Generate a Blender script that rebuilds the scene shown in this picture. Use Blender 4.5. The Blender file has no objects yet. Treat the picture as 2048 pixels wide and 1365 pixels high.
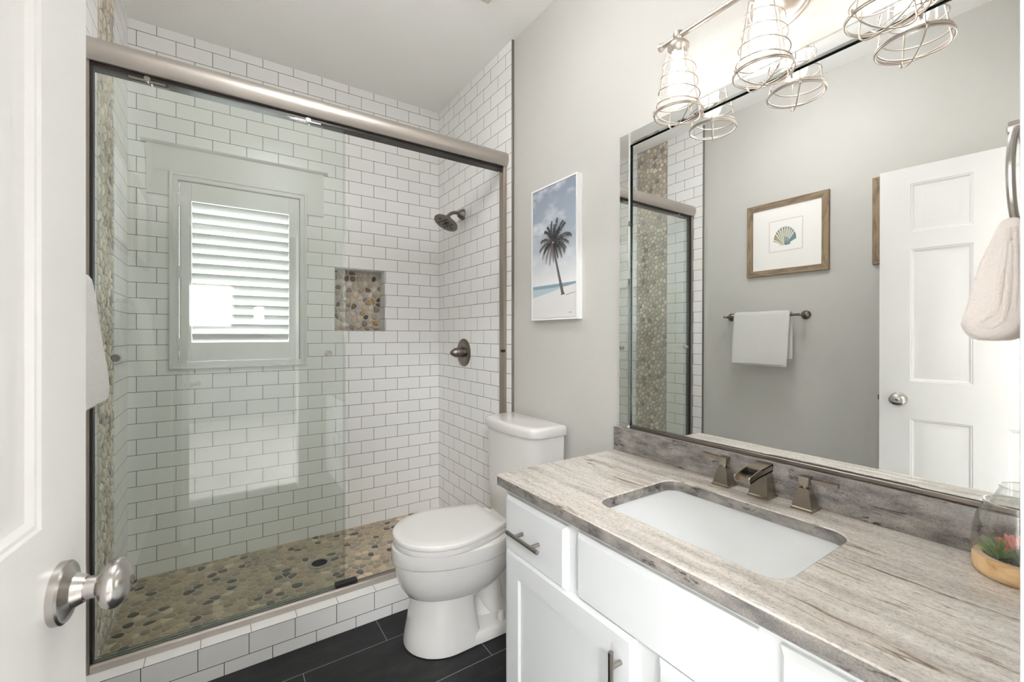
import bpy, bmesh, math, random
from mathutils import Vector, Matrix

# ------------------------------------------------------------------ camera, world, light, exposure
sc = bpy.context.scene
C = sc.collection
cam_d = bpy.data.cameras.new('camera')
cam_d.sensor_width = 36.0
cam_d.lens = 870.9 / 2048 * 36
cam_d.shift_y = -11.8 / 2048
cam_d.clip_start = 0.01
cam_d.dof.use_dof = True
cam_d.dof.focus_distance = 2.2
cam_d.dof.aperture_fstop = 9.0
cam = bpy.data.objects.new('camera', cam_d)
C.objects.link(cam)
cam.location = (0, 0, 1.2369)
cam.rotation_euler = (math.radians(90), 0, -0.593)
sc.camera = cam

world = bpy.data.worlds.new('world')
sc.world = world
world.use_nodes = True
wn = world.node_tree
wbg = wn.nodes['Background']
wbg.inputs['Color'].default_value = (0.93, 0.97, 1.0, 1)
wbg.inputs['Strength'].default_value = 2.3

BULB = 4.2          # the three bulbs of the vanity light
BATH_FILL = 7.8      # unseen drum lamp added as fill in the bathroom
ROOM_FILL_FAR = 72.0    # second added fill lamp behind the doorway, farther back
ROOM_FILL = 760.0      # unseen lamp added as fill in the room behind the doorway
EXPOSURE = 1.68

vs = sc.view_settings
vs.view_transform = 'Standard'
vs.look = 'None'
vs.exposure = EXPOSURE
vs.gamma = 1.0
vs.use_curve_mapping = False
cy = sc.cycles
cy.use_denoising = True
cy.caustics_reflective = True
cy.caustics_refractive = False
cy.max_bounces = 18
cy.diffuse_bounces = 10
cy.glossy_bounces = 8
cy.transparent_max_bounces = 24
cy.sample_clamp_indirect = 6.0
cy.blur_glossy = 0.5


def area(name, loc, rot, sx, sy, power, col, portal=False):
    d = bpy.data.lights.new(name, 'AREA')
    d.shape = 'RECTANGLE'
    d.size, d.size_y = sx, sy
    d.energy = power
    d.color = col
    if portal:
        d.cycles.is_portal = True
    o = bpy.data.objects.new(name, d)
    o.location = loc
    o.rotation_euler = rot
    C.objects.link(o)
    return o


R90 = math.radians(90)
area('shower_window_sky', (0.112, 3.0, 1.565), (-R90, 0, 0), 0.6, 0.98, 1, (1, 1, 1), True)
area('bedroom_window_sky', (-0.12, -3.62, 1.66), (R90, 0, 0), 0.66, 0.66, 1, (1, 1, 1), True)
area('bedroom_side_sky', (-2.52, -1.7, 1.45), (0, -R90, 0), 1.5, 1.6, 1, (1, 1, 1), True)  # portal for the side window that is added as a daylight source

# ------------------------------------------------------------------ sizes of the room
XP, XR = 1.288, 1.2764          # painted right wall, tiled right wall
XPL, XL = -0.380, -0.3684       # painted left wall, tiled left wall
YB, YT, YTL = 2.811, 1.897, 1.872
YN = 0.045                      # room face of the near wall
ZC = 2.7885
ZS = 0.0345                     # shower floor
COUNTER = 0.7946
rnd = random.Random(7)

# ------------------------------------------------------------------ materials
MATS = {}


def nmat(name):
    m = bpy.data.materials.new(name)
    m.use_nodes = True
    nt = m.node_tree
    b = nt.nodes['Principled BSDF']
    MATS[name] = m
    return m, nt, b


def setc(b, col, rough=0.5, metal=0.0, spec=None, coat=None):
    b.inputs['Base Color'].default_value = (*col, 1)
    b.inputs['Roughness'].default_value = rough
    b.inputs['Metallic'].default_value = metal
    if spec is not None:
        b.inputs['Specular IOR Level'].default_value = spec
    if coat:
        b.inputs['Coat Weight'].default_value = coat
        b.inputs['Coat Roughness'].default_value = 0.05


def node(nt, t, **kw):
    n = nt.nodes.new(t)
    for k, v in kw.items():
        setattr(n, k, v)
    return n


def s2l(r, g, b):
    f = lambda c: c / 12.92 if c <= 0.04045 else ((c + 0.055) / 1.055) ** 2.4
    return tuple(f(c / 255.0) for c in (r, g, b))


def bump(nt, b, src, strength=0.2, dist=0.002):
    n = node(nt, 'ShaderNodeBump')
    n.inputs['Strength'].default_value = strength
    n.inputs['Distance'].default_value = dist
    nt.links.new(src, n.inputs['Height'])
    nt.links.new(n.outputs[0], b.inputs['Normal'])
    return n


def plain(name, col, rough=0.5, metal=0.0, noise=None, spec=None, coat=None):
    m, nt, b = nmat(name)
    setc(b, col, rough, metal, spec, coat)
    if noise:
        sc_, st, di = noise
        g = node(nt, 'ShaderNodeNewGeometry')
        t = node(nt, 'ShaderNodeTexNoise')
        t.inputs['Scale'].default_value = sc_
        t.inputs['Detail'].default_value = 3
        nt.links.new(g.outputs['Position'], t.inputs['Vector'])
        bump(nt, b, t.outputs['Fac'], st, di)
    return m


def ramp(nt, src, stops, interp='LINEAR'):
    r = node(nt, 'ShaderNodeValToRGB')
    r.color_ramp.interpolation = interp
    e = r.color_ramp.elements
    while len(e) < len(stops):
        e.new(0.5)
    for i, (p, c) in enumerate(stops):
        e[i].position = p
        e[i].color = (*c, 1)
    nt.links.new(src, r.inputs['Fac'])
    return r


def mapping(nt, src, scale=(1, 1, 1), rot=(0, 0, 0), loc=(0, 0, 0)):
    mp = node(nt, 'ShaderNodeMapping')
    mp.inputs['Scale'].default_value = scale
    mp.inputs['Rotation'].default_value = rot
    mp.inputs['Location'].default_value = loc
    nt.links.new(src, mp.inputs['Vector'])
    return mp


def math_(nt, op, a, bv=None):
    n = node(nt, 'ShaderNodeMath', operation=op)
    for i, v in enumerate((a, bv)):
        if v is None:
            continue
        if isinstance(v, (int, float)):
            n.inputs[i].default_value = v
        else:
            nt.links.new(v, n.inputs[i])
    return n.outputs[0]


def mixc(nt, fac, a, b_):
    n = node(nt, 'ShaderNodeMix', data_type='RGBA')
    for idx, v in ((0, fac), (6, a), (7, b_)):
        if isinstance(v, (int, float)):
            n.inputs[idx].default_value = v
        elif isinstance(v, tuple):
            n.inputs[idx].default_value = (*v, 1)
        else:
            nt.links.new(v, n.inputs[idx])
    return n.outputs[2]


def tile_mat(name, axis, cu, v0=-0.1789 + 0.776, w=0.1548, hgt=0.0776, mort=0.0012,
             col=(0.90, 0.895, 0.885), grout=(0.055, 0.05, 0.045), rough=0.16, vaxis='Z'):
    m, nt, b = nmat(name)
    setc(b, col, rough)
    g = node(nt, 'ShaderNodeNewGeometry')
    sx = node(nt, 'ShaderNodeSeparateXYZ')
    nt.links.new(g.outputs['Position'], sx.inputs[0])
    u = math_(nt, 'ADD', sx.outputs[axis], cu)
    v = math_(nt, 'ADD', sx.outputs[vaxis], v0)
    cb = node(nt, 'ShaderNodeCombineXYZ')
    nt.links.new(u, cb.inputs[0])
    nt.links.new(v, cb.inputs[1])
    br = node(nt, 'ShaderNodeTexBrick')
    br.offset = 0.5
    br.offset_frequency = 2
    br.inputs['Scale'].default_value = 1
    br.inputs['Brick Width'].default_value = w
    br.inputs['Row Height'].default_value = hgt
    br.inputs['Mortar Size'].default_value = mort
    br.inputs['Mortar Smooth'].default_value = 0.05
    br.inputs['Color1'].default_value = (*col, 1)
    br.inputs['Color2'].default_value = (*[c * 0.965 for c in col], 1)
    br.inputs['Mortar'].default_value = (*grout, 1)
    nt.links.new(cb.outputs[0], br.inputs['Vector'])
    nt.links.new(br.outputs['Color'], b.inputs['Base Color'])
    rr = math_(nt, 'MULTIPLY_ADD', br.outputs['Fac'], 0.6)
    rr.node.inputs[2].default_value = rough
    nt.links.new(rr, b.inputs['Roughness'])
    inv = math_(nt, 'SUBTRACT', 1.0, br.outputs['Fac'])
    t = node(nt, 'ShaderNodeTexNoise')
    t.inputs['Scale'].default_value = 9
    nt.links.new(g.outputs['Position'], t.inputs['Vector'])
    h = math_(nt, 'MULTIPLY_ADD', t.outputs['Fac'], 0.5)
    nt.links.new(inv, h.node.inputs[2])
    bump(nt, b, h, 0.35, 0.0016)
    return m


def thin_glass(name, tint, refl=1.0):
    m, nt, b = nmat(name)
    nt.nodes.remove(b)
    out = nt.nodes['Material Output']
    tr = node(nt, 'ShaderNodeBsdfTransparent')
    tr.inputs['Color'].default_value = (*tint, 1)
    gl = node(nt, 'ShaderNodeBsdfGlossy')
    gl.inputs['Roughness'].default_value = 0.0
    gl.inputs['Color'].default_value = (1, 1, 1, 1)
    fr = node(nt, 'ShaderNodeFresnel')
    fr.inputs['IOR'].default_value = 1.5
    g = node(nt, 'ShaderNodeNewGeometry')
    # a face met from behind is the far face of the same sheet: keep the outside index there too
    ior = math_(nt, 'MULTIPLY_ADD', g.outputs['Backfacing'], 1 / 1.5 - 1.5)
    ior.node.inputs[2].default_value = 1.5
    # (Fresnel flips the index on back faces itself, so hand it the reciprocal there)
    nt.links.new(ior, fr.inputs['IOR'])
    f = math_(nt, 'MULTIPLY', fr.outputs[0], refl)
    mx = node(nt, 'ShaderNodeMixShader')
    nt.links.new(f, mx.inputs[0])
    nt.links.new(tr.outputs[0], mx.inputs[1])
    nt.links.new(gl.outputs[0], mx.inputs[2])
    nt.links.new(mx.outputs[0], out.inputs['Surface'])
    return m


def stone_mat(name, cols, rough=0.45):
    m, nt, b = nmat(name)
    setc(b, cols[0], rough)
    g = node(nt, 'ShaderNodeNewGeometry')
    n = len(cols)
    r = ramp(nt, g.outputs['Random Per Island'], [(i / n, c) for i, c in enumerate(cols)], 'CONSTANT')
    t = node(nt, 'ShaderNodeTexNoise')
    t.inputs['Scale'].default_value = 70
    t.inputs['Detail'].default_value = 5
    t.inputs['Distortion'].default_value = 1.5
    nt.links.new(g.outputs['Position'], t.inputs['Vector'])
    rr = ramp(nt, t.outputs['Fac'], [(0.3, (0.78, 0.78, 0.78)), (0.7, (1.15, 1.13, 1.1))])
    mx = node(nt, 'ShaderNodeMix', data_type='RGBA', blend_type='MULTIPLY')
    mx.inputs[0].default_value = 0.8
    nt.links.new(r.outputs[0], mx.inputs[6])
    nt.links.new(rr.outputs[0], mx.inputs[7])
    nt.links.new(mx.outputs[2], b.inputs['Base Color'])
    return m


def emit(name, col, strength):
    m, nt, b = nmat(name)
    setc(b, (0.9, 0.9, 0.9), 0.4)
    b.inputs['Emission Color'].default_value = (*col, 1)
    b.inputs['Emission Strength'].default_value = strength
    return m


def brushed(name, col, rough, direction=(1, 1, 1), amt=0.12):
    m, nt, b = nmat(name)
    setc(b, col, rough, 1.0)
    g = node(nt, 'ShaderNodeNewGeometry')
    mp = mapping(nt, g.outputs['Position'], direction)
    t = node(nt, 'ShaderNodeTexNoise')
    t.inputs['Scale'].default_value = 1
    t.inputs['Detail'].default_value = 2
    nt.links.new(mp.outputs[0], t.inputs['Vector'])
    rr = math_(nt, 'MULTIPLY_ADD', t.outputs['Fac'], amt)
    rr.node.inputs[2].default_value = rough - amt / 2
    nt.links.new(rr, b.inputs['Roughness'])
    return m


def wood(name, c1, c2, c3, scale=(8, 8, 120), rot=(0, 0, 0), rough=0.5):
    m, nt, b = nmat(name)
    setc(b, c1, rough)
    g = node(nt, 'ShaderNodeTexCoord')
    mp = mapping(nt, g.outputs['Object'], scale, rot)
    t = node(nt, 'ShaderNodeTexNoise')
    t.inputs['Scale'].default_value = 1
    t.inputs['Detail'].default_value = 6
    t.inputs['Distortion'].default_value = 0.6
    nt.links.new(mp.outputs[0], t.inputs['Vector'])
    r = ramp(nt, t.outputs['Fac'], [(0.28, c3), (0.45, c1), (0.6, c2), (0.75, c1)])
    nt.links.new(r.outputs[0], b.inputs['Base Color'])
    bump(nt, b, t.outputs['Fac'], 0.25, 0.001)
    return m


def granite():
    m, nt, b = nmat('granite')
    setc(b, (0.4, 0.37, 0.34), 0.14)
    g = node(nt, 'ShaderNodeNewGeometry')
    P = g.outputs['Position']
    # slow wander so that the bands are not ruler straight
    wn_ = node(nt, 'ShaderNodeTexNoise')
    wn_.inputs['Scale'].default_value = 3.2
    wn_.inputs['Detail'].default_value = 3
    nt.links.new(P, wn_.inputs['Vector'])
    add = node(nt, 'ShaderNodeVectorMath', operation='MULTIPLY_ADD')
    add.inputs[1].default_value = (0.05, 0.0, 0.05)
    nt.links.new(wn_.outputs['Color'], add.inputs[0])
    nt.links.new(P, add.inputs[2])
    W = add.outputs[0]

    def noise(vec, scale3, detail=4, rough=0.55, rot=(0, 0, 0), loc=(0, 0, 0)):
        mp = mapping(nt, vec, scale3, rot, loc)
        t = node(nt, 'ShaderNodeTexNoise')
        t.inputs['Scale'].default_value = 1
        t.inputs['Detail'].default_value = detail
        t.inputs['Roughness'].default_value = rough
        nt.links.new(mp.outputs[0], t.inputs['Vector'])
        return t.outputs['Fac']
    tilt = (0, 0, math.radians(4))
    band = noise(W, (26, 1.6, 20), 4, 0.55, tilt)
    base = ramp(nt, band, [(0.32, s2l(172, 164, 155)), (0.45, s2l(194, 187, 179)),
                           (0.56, s2l(212, 206, 198)), (0.72, s2l(188, 177, 164))])
    fine = noise(W, (230, 48, 190), 5, 0.75, tilt)
    finer = ramp(nt, fine, [(0.3, (0.66, 0.655, 0.65)), (0.5, (1, 1, 1)), (0.72, (1.1, 1.09, 1.07))])
    grain = noise(P, (300, 150, 300), 3, 0.8)
    grainr = ramp(nt, grain, [(0.33, (0.5, 0.49, 0.48)), (0.48, (1, 1, 1)), (0.68, (1.2, 1.2, 1.2))])

    def mul(a, c, f):
        mx = node(nt, 'ShaderNodeMix', data_type='RGBA', blend_type='MULTIPLY')
        mx.inputs[0].default_value = f
        nt.links.new(a, mx.inputs[6])
        nt.links.new(c, mx.inputs[7])
        return mx.outputs[2]
    col = mul(base.outputs[0], finer.outputs[0], 0.8)
    col = mul(col, grainr.outputs[0], 0.75)
    # brown mineral veins, thin and broken, running along the slab
    vein = noise(W, (17, 1.15, 15), 3, 0.5, tilt, (3.3, 0, 0))
    vr = math_(nt, 'ABSOLUTE', math_(nt, 'SUBTRACT', vein, 0.5))
    vmask = ramp(nt, vr, [(0.0, (1, 1, 1)), (0.016, (0, 0, 0))])
    broken = ramp(nt, noise(P, (46, 9, 46), 4, 0.6, (0, 0, 0), (0, 7, 2)), [(0.47, (0, 0, 0)), (0.55, (1, 1, 1))])
    where = ramp(nt, noise(P, (3.0, 1.7, 5.0), 2, 0.5, (0, 0, 0), (1.7, 4.4, 0)), [(0.42, (0, 0, 0)), (0.52, (1, 1, 1))])
    vm = mul(mul(vmask.outputs[0], broken.outputs[0], 1.0), where.outputs[0], 1.0)
    bw = node(nt, 'ShaderNodeRGBToBW')
    nt.links.new(vm, bw.inputs[0])
    col = mixc(nt, bw.outputs[0], col, s2l(82, 66, 50))
    halo = ramp(nt, vr, [(0.0, (1, 1, 1)), (0.04, (0, 0, 0))])
    hm = mul(halo.outputs[0], where.outputs[0], 1.0)
    bw2 = node(nt, 'ShaderNodeRGBToBW')
    nt.links.new(hm, bw2.inputs[0])
    hf = math_(nt, 'MULTIPLY', bw2.outputs[0], 0.16)
    col = mixc(nt, hf, col, s2l(168, 138, 104))
    nt.links.new(col, b.inputs['Base Color'])
    return m


def granite_face():
    """The upright faces of the same slab: their weaker light is put into a darker, greyer base, with dark mica patches."""
    m, nt, b = nmat('granite_shaded_face')
    setc(b, (0.2, 0.19, 0.18), 0.16)
    g = node(nt, 'ShaderNodeNewGeometry')
    P = g.outputs['Position']

    def noise(scale3, detail=4, rough=0.55, loc=(0, 0, 0), dist=0.0):
        mp = mapping(nt, P, scale3, (0, 0, 0), loc)
        t = node(nt, 'ShaderNodeTexNoise')
        t.inputs['Scale'].default_value = 1
        t.inputs['Detail'].default_value = detail
        t.inputs['Roughness'].default_value = rough
        t.inputs['Distortion'].default_value = dist
        nt.links.new(mp.outputs[0], t.inputs['Vector'])
        return t.outputs['Fac']
    base = ramp(nt, noise((30, 14, 34), 5, 0.6), [(0.3, s2l(96, 92, 90)), (0.5, s2l(132, 127, 123)), (0.7, s2l(158, 152, 146))])  # darker greys carry the weaker light on upright faces
    gr = ramp(nt, noise((380, 300, 380), 3, 0.8), [(0.34, (0.55, 0.55, 0.56)), (0.5, (1, 1, 1)), (0.68, (1.25, 1.25, 1.25))])
    mx = node(nt, 'ShaderNodeMix', data_type='RGBA', blend_type='MULTIPLY')
    mx.inputs[0].default_value = 0.8
    nt.links.new(base.outputs[0], mx.inputs[6])
    nt.links.new(gr.outputs[0], mx.inputs[7])
    v = math_(nt, 'ABSOLUTE', math_(nt, 'SUBTRACT', noise((9, 6, 26), 4, 0.6, (2, 1, 0), 0.6), 0.5))
    vm = ramp(nt, v, [(0.0, (1, 1, 1)), (0.026, (0, 0, 0))])
    br = ramp(nt, noise((50, 22, 60), 4, 0.65, (5, 0, 1)), [(0.5, (0, 0, 0)), (0.6, (1, 1, 1))])
    m2 = node(nt, 'ShaderNodeMix', data_type='RGBA', blend_type='MULTIPLY')
    m2.inputs[0].default_value = 1
    nt.links.new(vm.outputs[0], m2.inputs[6])
    nt.links.new(br.outputs[0], m2.inputs[7])
    bw = node(nt, 'ShaderNodeRGBToBW')
    nt.links.new(m2.outputs[2], bw.inputs[0])
    col = mixc(nt, bw.outputs[0], mx.outputs[2], s2l(52, 40, 32))
    nt.links.new(col, b.inputs['Base Color'])
    return m


def floor_tile():
    m, nt, b = nmat('charcoal_floor_tile')
    setc(b, (0.03, 0.03, 0.03), 0.38, spec=0.3)
    g = node(nt, 'ShaderNodeNewGeometry')
    mp = mapping(nt, g.outputs['Position'], (1, 1, 1), (0, 0, 0), (0.054 + 6.2, -1.437 + 6.15, 0))
    br = node(nt, 'ShaderNodeTexBrick')
    br.offset = 0.5
    br.inputs['Scale'].default_value = 1
    br.inputs['Brick Width'].default_value = 0.62
    br.inputs['Row Height'].default_value = 0.3075
    br.inputs['Mortar Size'].default_value = 0.0011
    br.inputs['Mortar Smooth'].default_value = 0.0
    br.inputs['Color1'].default_value = (0.75, 0.75, 0.75, 1)
    br.inputs['Color2'].default_value = (1.15, 1.15, 1.15, 1)
    br.inputs['Mortar'].default_value = (1, 1, 1, 1)
    nt.links.new(mp.outputs[0], br.inputs['Vector'])
    mp2 = mapping(nt, g.outputs['Position'], (5, 13, 5))
    t = node(nt, 'ShaderNodeTexNoise')
    t.inputs['Scale'].default_value = 1
    t.inputs['Detail'].default_value = 7
    t.inputs['Roughness'].default_value = 0.65
    nt.links.new(mp2.outputs[0], t.inputs['Vector'])
    r = ramp(nt, t.outputs['Fac'], [(0.3, s2l(20, 21, 22)), (0.55, s2l(33, 33, 34)), (0.75, s2l(52, 51, 50))])
    mx = node(nt, 'ShaderNodeMix', data_type='RGBA', blend_type='MULTIPLY')
    mx.inputs[0].default_value = 1
    nt.links.new(r.outputs[0], mx.inputs[6])
    nt.links.new(br.outputs['Color'], mx.inputs[7])
    col = mixc(nt, br.outputs['Fac'], mx.outputs[2], s2l(150, 146, 140))
    nt.links.new(col, b.inputs['Base Color'])
    bump(nt, b, t.outputs['Fac'], 0.15, 0.001)
    return m


M = {}
M['wall'] = plain('grey_wall_paint', s2l(198, 196, 191), 0.75, noise=(170, 0.28, 0.0016))
M['ceiling'] = plain('ceiling_paint', s2l(247, 246, 244), 0.85, noise=(120, 0.1, 0.001))
M['white'] = plain('white_gloss_paint', s2l(222, 221, 219), 0.32)
M['cab'] = plain('white_cabinet_paint', s2l(219, 221, 222), 0.38)
M['tile_b'] = tile_mat('subway_tile_back', 'X', 1.806)
M['tile_r'] = tile_mat('subway_tile_right', 'Y', 0.2896)
M['tile_l'] = tile_mat('subway_tile_left', 'Y', -2.0215 - 0.0774 + 3.096)
M['tile_c'] = tile_mat('subway_tile_curb', 'X', -0.404 + 0.0774 + 0.1548 * 10, v0=-0.048 + 0.0776 * 10, grout=(0.05, 0.045, 0.04))
M['tile_ct'] = tile_mat('subway_tile_curb_top', 'X', -0.404 + 0.0774 + 0.1548 * 10 + 0.07, v0=-1.89 + 0.3 * 11, hgt=0.3,
                        vaxis='Y', grout=(0.25, 0.22, 0.2))
M['grout'] = plain('pebble_grout', s2l(192, 184, 168), 0.8, noise=(300, 0.4, 0.002))
M['grout_w'] = plain('stripe_grout', s2l(172, 166, 156), 0.8, noise=(300, 0.4, 0.002))
M['grout_g'] = plain('niche_grout', s2l(196, 193, 188), 0.8, noise=(300, 0.4, 0.002))
M['peb_floor'] = stone_mat('river_pebbles_floor', [s2l(*c) for c in (
    (184, 166, 140), (172, 156, 132), (198, 180, 152), (160, 148, 128), (188, 170, 144), (148, 138, 122), (208, 190, 162),
    (176, 160, 136), (190, 174, 146), (104, 98, 92), (180, 164, 140), (166, 152, 128), (222, 204, 176), (184, 166, 136),
    (172, 160, 140), (156, 146, 128), (178, 162, 136), (194, 178, 152), (92, 88, 84))], 0.4)
M['peb_wall'] = stone_mat('river_pebbles_wall', [s2l(*c) for c in (
    (212, 202, 184), (198, 188, 172), (222, 212, 197), (188, 180, 166), (206, 194, 174), (180, 172, 160), (228, 218, 205),
    (202, 190, 172), (214, 204, 187), (192, 184, 170), (152, 146, 138), (218, 206, 187), (184, 176, 162), (232, 225, 212),
    (198, 194, 184))], 0.4)
M['peb_niche'] = stone_mat('river_pebbles_niche', [s2l(*c) for c in (
    (206, 190, 168), (196, 182, 162), (218, 208, 192), (182, 166, 146), (226, 220, 210), (190, 184, 178), (176, 158, 134),
    (118, 100, 84), (210, 196, 172), (150, 140, 130), (92, 82, 72), (200, 190, 176), (214, 200, 178), (186, 150, 96))], 0.35)
M['floor'] = floor_tile()
M['granite'] = granite()
M['granite_f'] = granite_face()
M['nickel'] = brushed('brushed_nickel', s2l(194, 187, 180), 0.43, (3, 500, 500))
M['nickel_v'] = brushed('brushed_nickel_upright', s2l(164, 153, 143), 0.34, (500, 500, 3))
M['satin'] = plain('satin_nickel', s2l(190, 186, 182), 0.27, 1.0)
M['pewter'] = plain('dark_brushed_nickel', s2l(132, 125, 117), 0.30, 1.0)
M['bronze'] = plain('champagne_bronze', s2l(160, 150, 136), 0.25, 1.0, noise=(500, 0.05, 0.0005))
M['lampmetal'] = plain('lamp_satin_nickel', s2l(206, 196, 186), 0.38, 1.0)
M['steel'] = plain('stainless_pull', s2l(158, 152, 146), 0.28, 1.0)
M['dark'] = plain('rubber_and_hole_shade', (0.012, 0.012, 0.012), 0.5)  # rubber parts, and the painted dark inside drain and spout
M['channel'] = plain('dark_aluminium', s2l(66, 64, 62), 0.35, 0.8)
M['trim'] = plain('metal_tile_edge', s2l(132, 125, 116), 0.45, 0.45)
M['porcelain'] = plain('white_porcelain', s2l(222, 220, 217), 0.07, coat=0.4)
M['seat'] = plain('white_plastic_seat', s2l(222, 220, 217), 0.2)
M['basin'] = plain('white_vitreous_basin', s2l(222, 220, 218), 0.1)
M['pane'] = thin_glass('shower_glass', (0.972, 0.985, 0.976))
M['winpane'] = thin_glass('window_glass', (0.97, 0.985, 0.98))
M['jar'] = thin_glass('clear_lamp_glass', (0.985, 0.985, 0.98), 0.8)
M['bowl'] = thin_glass('clear_terrarium_glass', (0.98, 0.985, 0.983), 1.3)
M['edge'] = plain('green_glass_edge', s2l(70, 104, 92), 0.15, spec=0.7)
M['mirror'] = plain('mirror_silver', (0.94, 0.95, 0.945), 0.0, 1.0)
M['mirror_edge'] = plain('mirror_dark_edge', s2l(22, 36, 32), 0.1, 0.3)
M['bulb'] = emit('lit_bulb', (1.0, 0.96, 0.93), BULB)
M['towel'] = plain('white_terry', s2l(236, 234, 230), 0.95, noise=(420, 1.0, 0.005))
M['towel_p'] = plain('blush_terry', s2l(230, 221, 215), 0.95, noise=(420, 0.6, 0.003))
M['driftwood'] = wood('weathered_oak', s2l(134, 114, 90), s2l(154, 134, 108), s2l(98, 80, 62), (60, 60, 9), (0, 0, 0), 0.6)
M['driftwood_h'] = wood('weathered_oak_rail', s2l(134, 114, 90), s2l(154, 134, 108), s2l(98, 80, 62), (60, 9, 60), (0, 0, 0), 0.6)
M['pine'] = wood('turned_pine', s2l(214, 178, 130), s2l(226, 194, 150), s2l(176, 132, 84), (60, 12, 25), (0.5, 0.3, 0.2), 0.5)
M['mat'] = plain('white_mat_board', s2l(238, 236, 232), 0.9)
M['liner'] = plain('cream_mat_bevel', s2l(222, 212, 198), 0.9)
M['paper'] = plain('print_paper', s2l(240, 238, 235), 0.9)
M['canvas'] = plain('canvas_white_edge', s2l(240, 240, 240), 0.7)
M['shade'] = emit('warm_lamp_shade', (1.0, 0.72, 0.42), 5.0)
M['leaf'] = plain('grass_green', s2l(112, 146, 62), 0.5)
M['leaf2'] = plain('dark_grass_green', s2l(70, 98, 62), 0.5)
M['succ'] = plain('coral_succulent', s2l(206, 120, 100), 0.5)
M['blackstone'] = plain('black_gravel', s2l(48, 47, 46), 0.6)
M['bedwall'] = plain('bedroom_paint', s2l(222, 220, 215), 0.8)
M['bedfar'] = plain('bedroom_far_darkened', s2l(74, 74, 74), 0.8)  # far wall darkened so its reflection in the shower glass stays weak
M['carpet'] = plain('bedroom_carpet', s2l(84, 82, 80), 0.95)
M['bath_fill'] = emit('fill_opal_glass', (0.98, 0.985, 1.0), BATH_FILL)  # glow of the added bathroom drum
M['fill_glass_far'] = emit('fill_ceiling_glass_far', (0.965, 0.98, 1.0), ROOM_FILL_FAR)
M['fill_glass'] = emit('fill_ceiling_glass', (0.965, 0.98, 1.0), ROOM_FILL)

# ------------------------------------------------------------------ mesh helpers (all in world coordinates)


def bm_new():
    return bmesh.new()


def box(bm, x0, x1, y0, y1, z0, z1, bev=0.0, seg=2):
    r = bmesh.ops.create_cube(bm, size=1)
    vs_ = r['verts']
    for v in vs_:
        v.co = Vector((x0 + (v.co.x + .5) * (x1 - x0), y0 + (v.co.y + .5) * (y1 - y0), z0 + (v.co.z + .5) * (z1 - z0)))
    if bev:
        es = list({e for v in vs_ for e in v.link_edges})
        bmesh.ops.bevel(bm, geom=es, offset=bev, segments=seg, profile=0.6, affect='EDGES')
    return bm


def loft(bm, rings, cap0=True, cap1=True, closed=True):
    """rings: list of equal-length point lists."""
    prev, first = None, None
    for ring in rings:
        vv = [bm.verts.new(p) for p in ring]
        if prev:
            n = len(vv)
            for i in range(n if closed else n - 1):
                j = (i + 1) % n
                bm.faces.new((prev[i], prev[j], vv[j], vv[i]))
        else:
            first = vv
        prev = vv
    if cap0:
        bm.faces.new(first[::-1])
    if cap1:
        bm.faces.new(prev)
    return bm


def frame(axis):
    a = Vector(axis).normalized()
    t = Vector((0, 0, 1)) if abs(a.z) < 0.9 else Vector((1, 0, 0))
    u = a.cross(t).normalized()
    return a, u, a.cross(u).normalized()


def lathe(bm, base, axis, prof, n=32, cap0=True, cap1=True, sx=1.0, sy=1.0):
    """prof: list of (radius, distance along the axis)."""
    a, u, v = frame(axis)
    base = Vector(base)
    rings = []
    for r, h in prof:
        r = max(r, 1e-4)
        rings.append([base + a * h + u * (r * sx * math.cos(2 * math.pi * i / n)) + v * (r * sy * math.sin(2 * math.pi * i / n)) for i in range(n)])
    return loft(bm, rings, cap0, cap1)


def tube(bm, pts, r, n=10, closed=False, caps=True):
    pts = [Vector(p) for p in pts]
    N = len(pts)
    rad = r if isinstance(r, (list, tuple)) else [r] * N
    rings = []
    up = None
    for i, p in enumerate(pts):
        if closed:
            d = pts[(i + 1) % N] - pts[i - 1]
        else:
            d = pts[min(i + 1, N - 1)] - pts[max(i - 1, 0)]
        d.normalize()
        if up is None:
            _, u, v = frame(d)
        else:
            u = (up - d * up.dot(d))
            u = u.normalized() if u.length > 1e-6 else frame(d)[1]
            v = d.cross(u)
        up = u
        rings.append([p + u * (rad[i] * math.cos(2 * math.pi * k / n)) + v * (rad[i] * math.sin(2 * math.pi * k / n)) for k in range(n)])
    if closed:
        # match the seam
        k0 = min(range(n), key=lambda k: (rings[0][k] - rings[-1][0]).length)
        loft(bm, rings + [rings[0][k0:] + rings[0][:k0]], False, False)
        bmesh.ops.remove_doubles(bm, verts=bm.verts[:], dist=1e-6)
    else:
        loft(bm, rings, caps, caps)
    return bm


def cyl(bm, p0, p1, r, n=20, r1=None):
    p0, p1 = Vector(p0), Vector(p1)
    return lathe(bm, p0, p1 - p0, [(r, 0), (r if r1 is None else r1, (p1 - p0).length)], n)


def rrect(x0, x1, y0, y1, r, z, k=6):
    """rounded rectangle, counter-clockwise, in the XY plane."""
    pts = []
    for cx, cy_, a0 in ((x1 - r, y1 - r, 0), (x0 + r, y1 - r, 90), (x0 + r, y0 + r, 180), (x1 - r, y0 + r, 270)):
        for i in range(k + 1):
            a = math.radians(a0 + 90 * i / k)
            pts.append(Vector((cx + r * math.cos(a), cy_ + r * math.sin(a), z)))
    return pts


def wloc(o):
    v = Vector((0, 0, 0))
    while o:
        v += o.location
        o = o.parent
    return v


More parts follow.
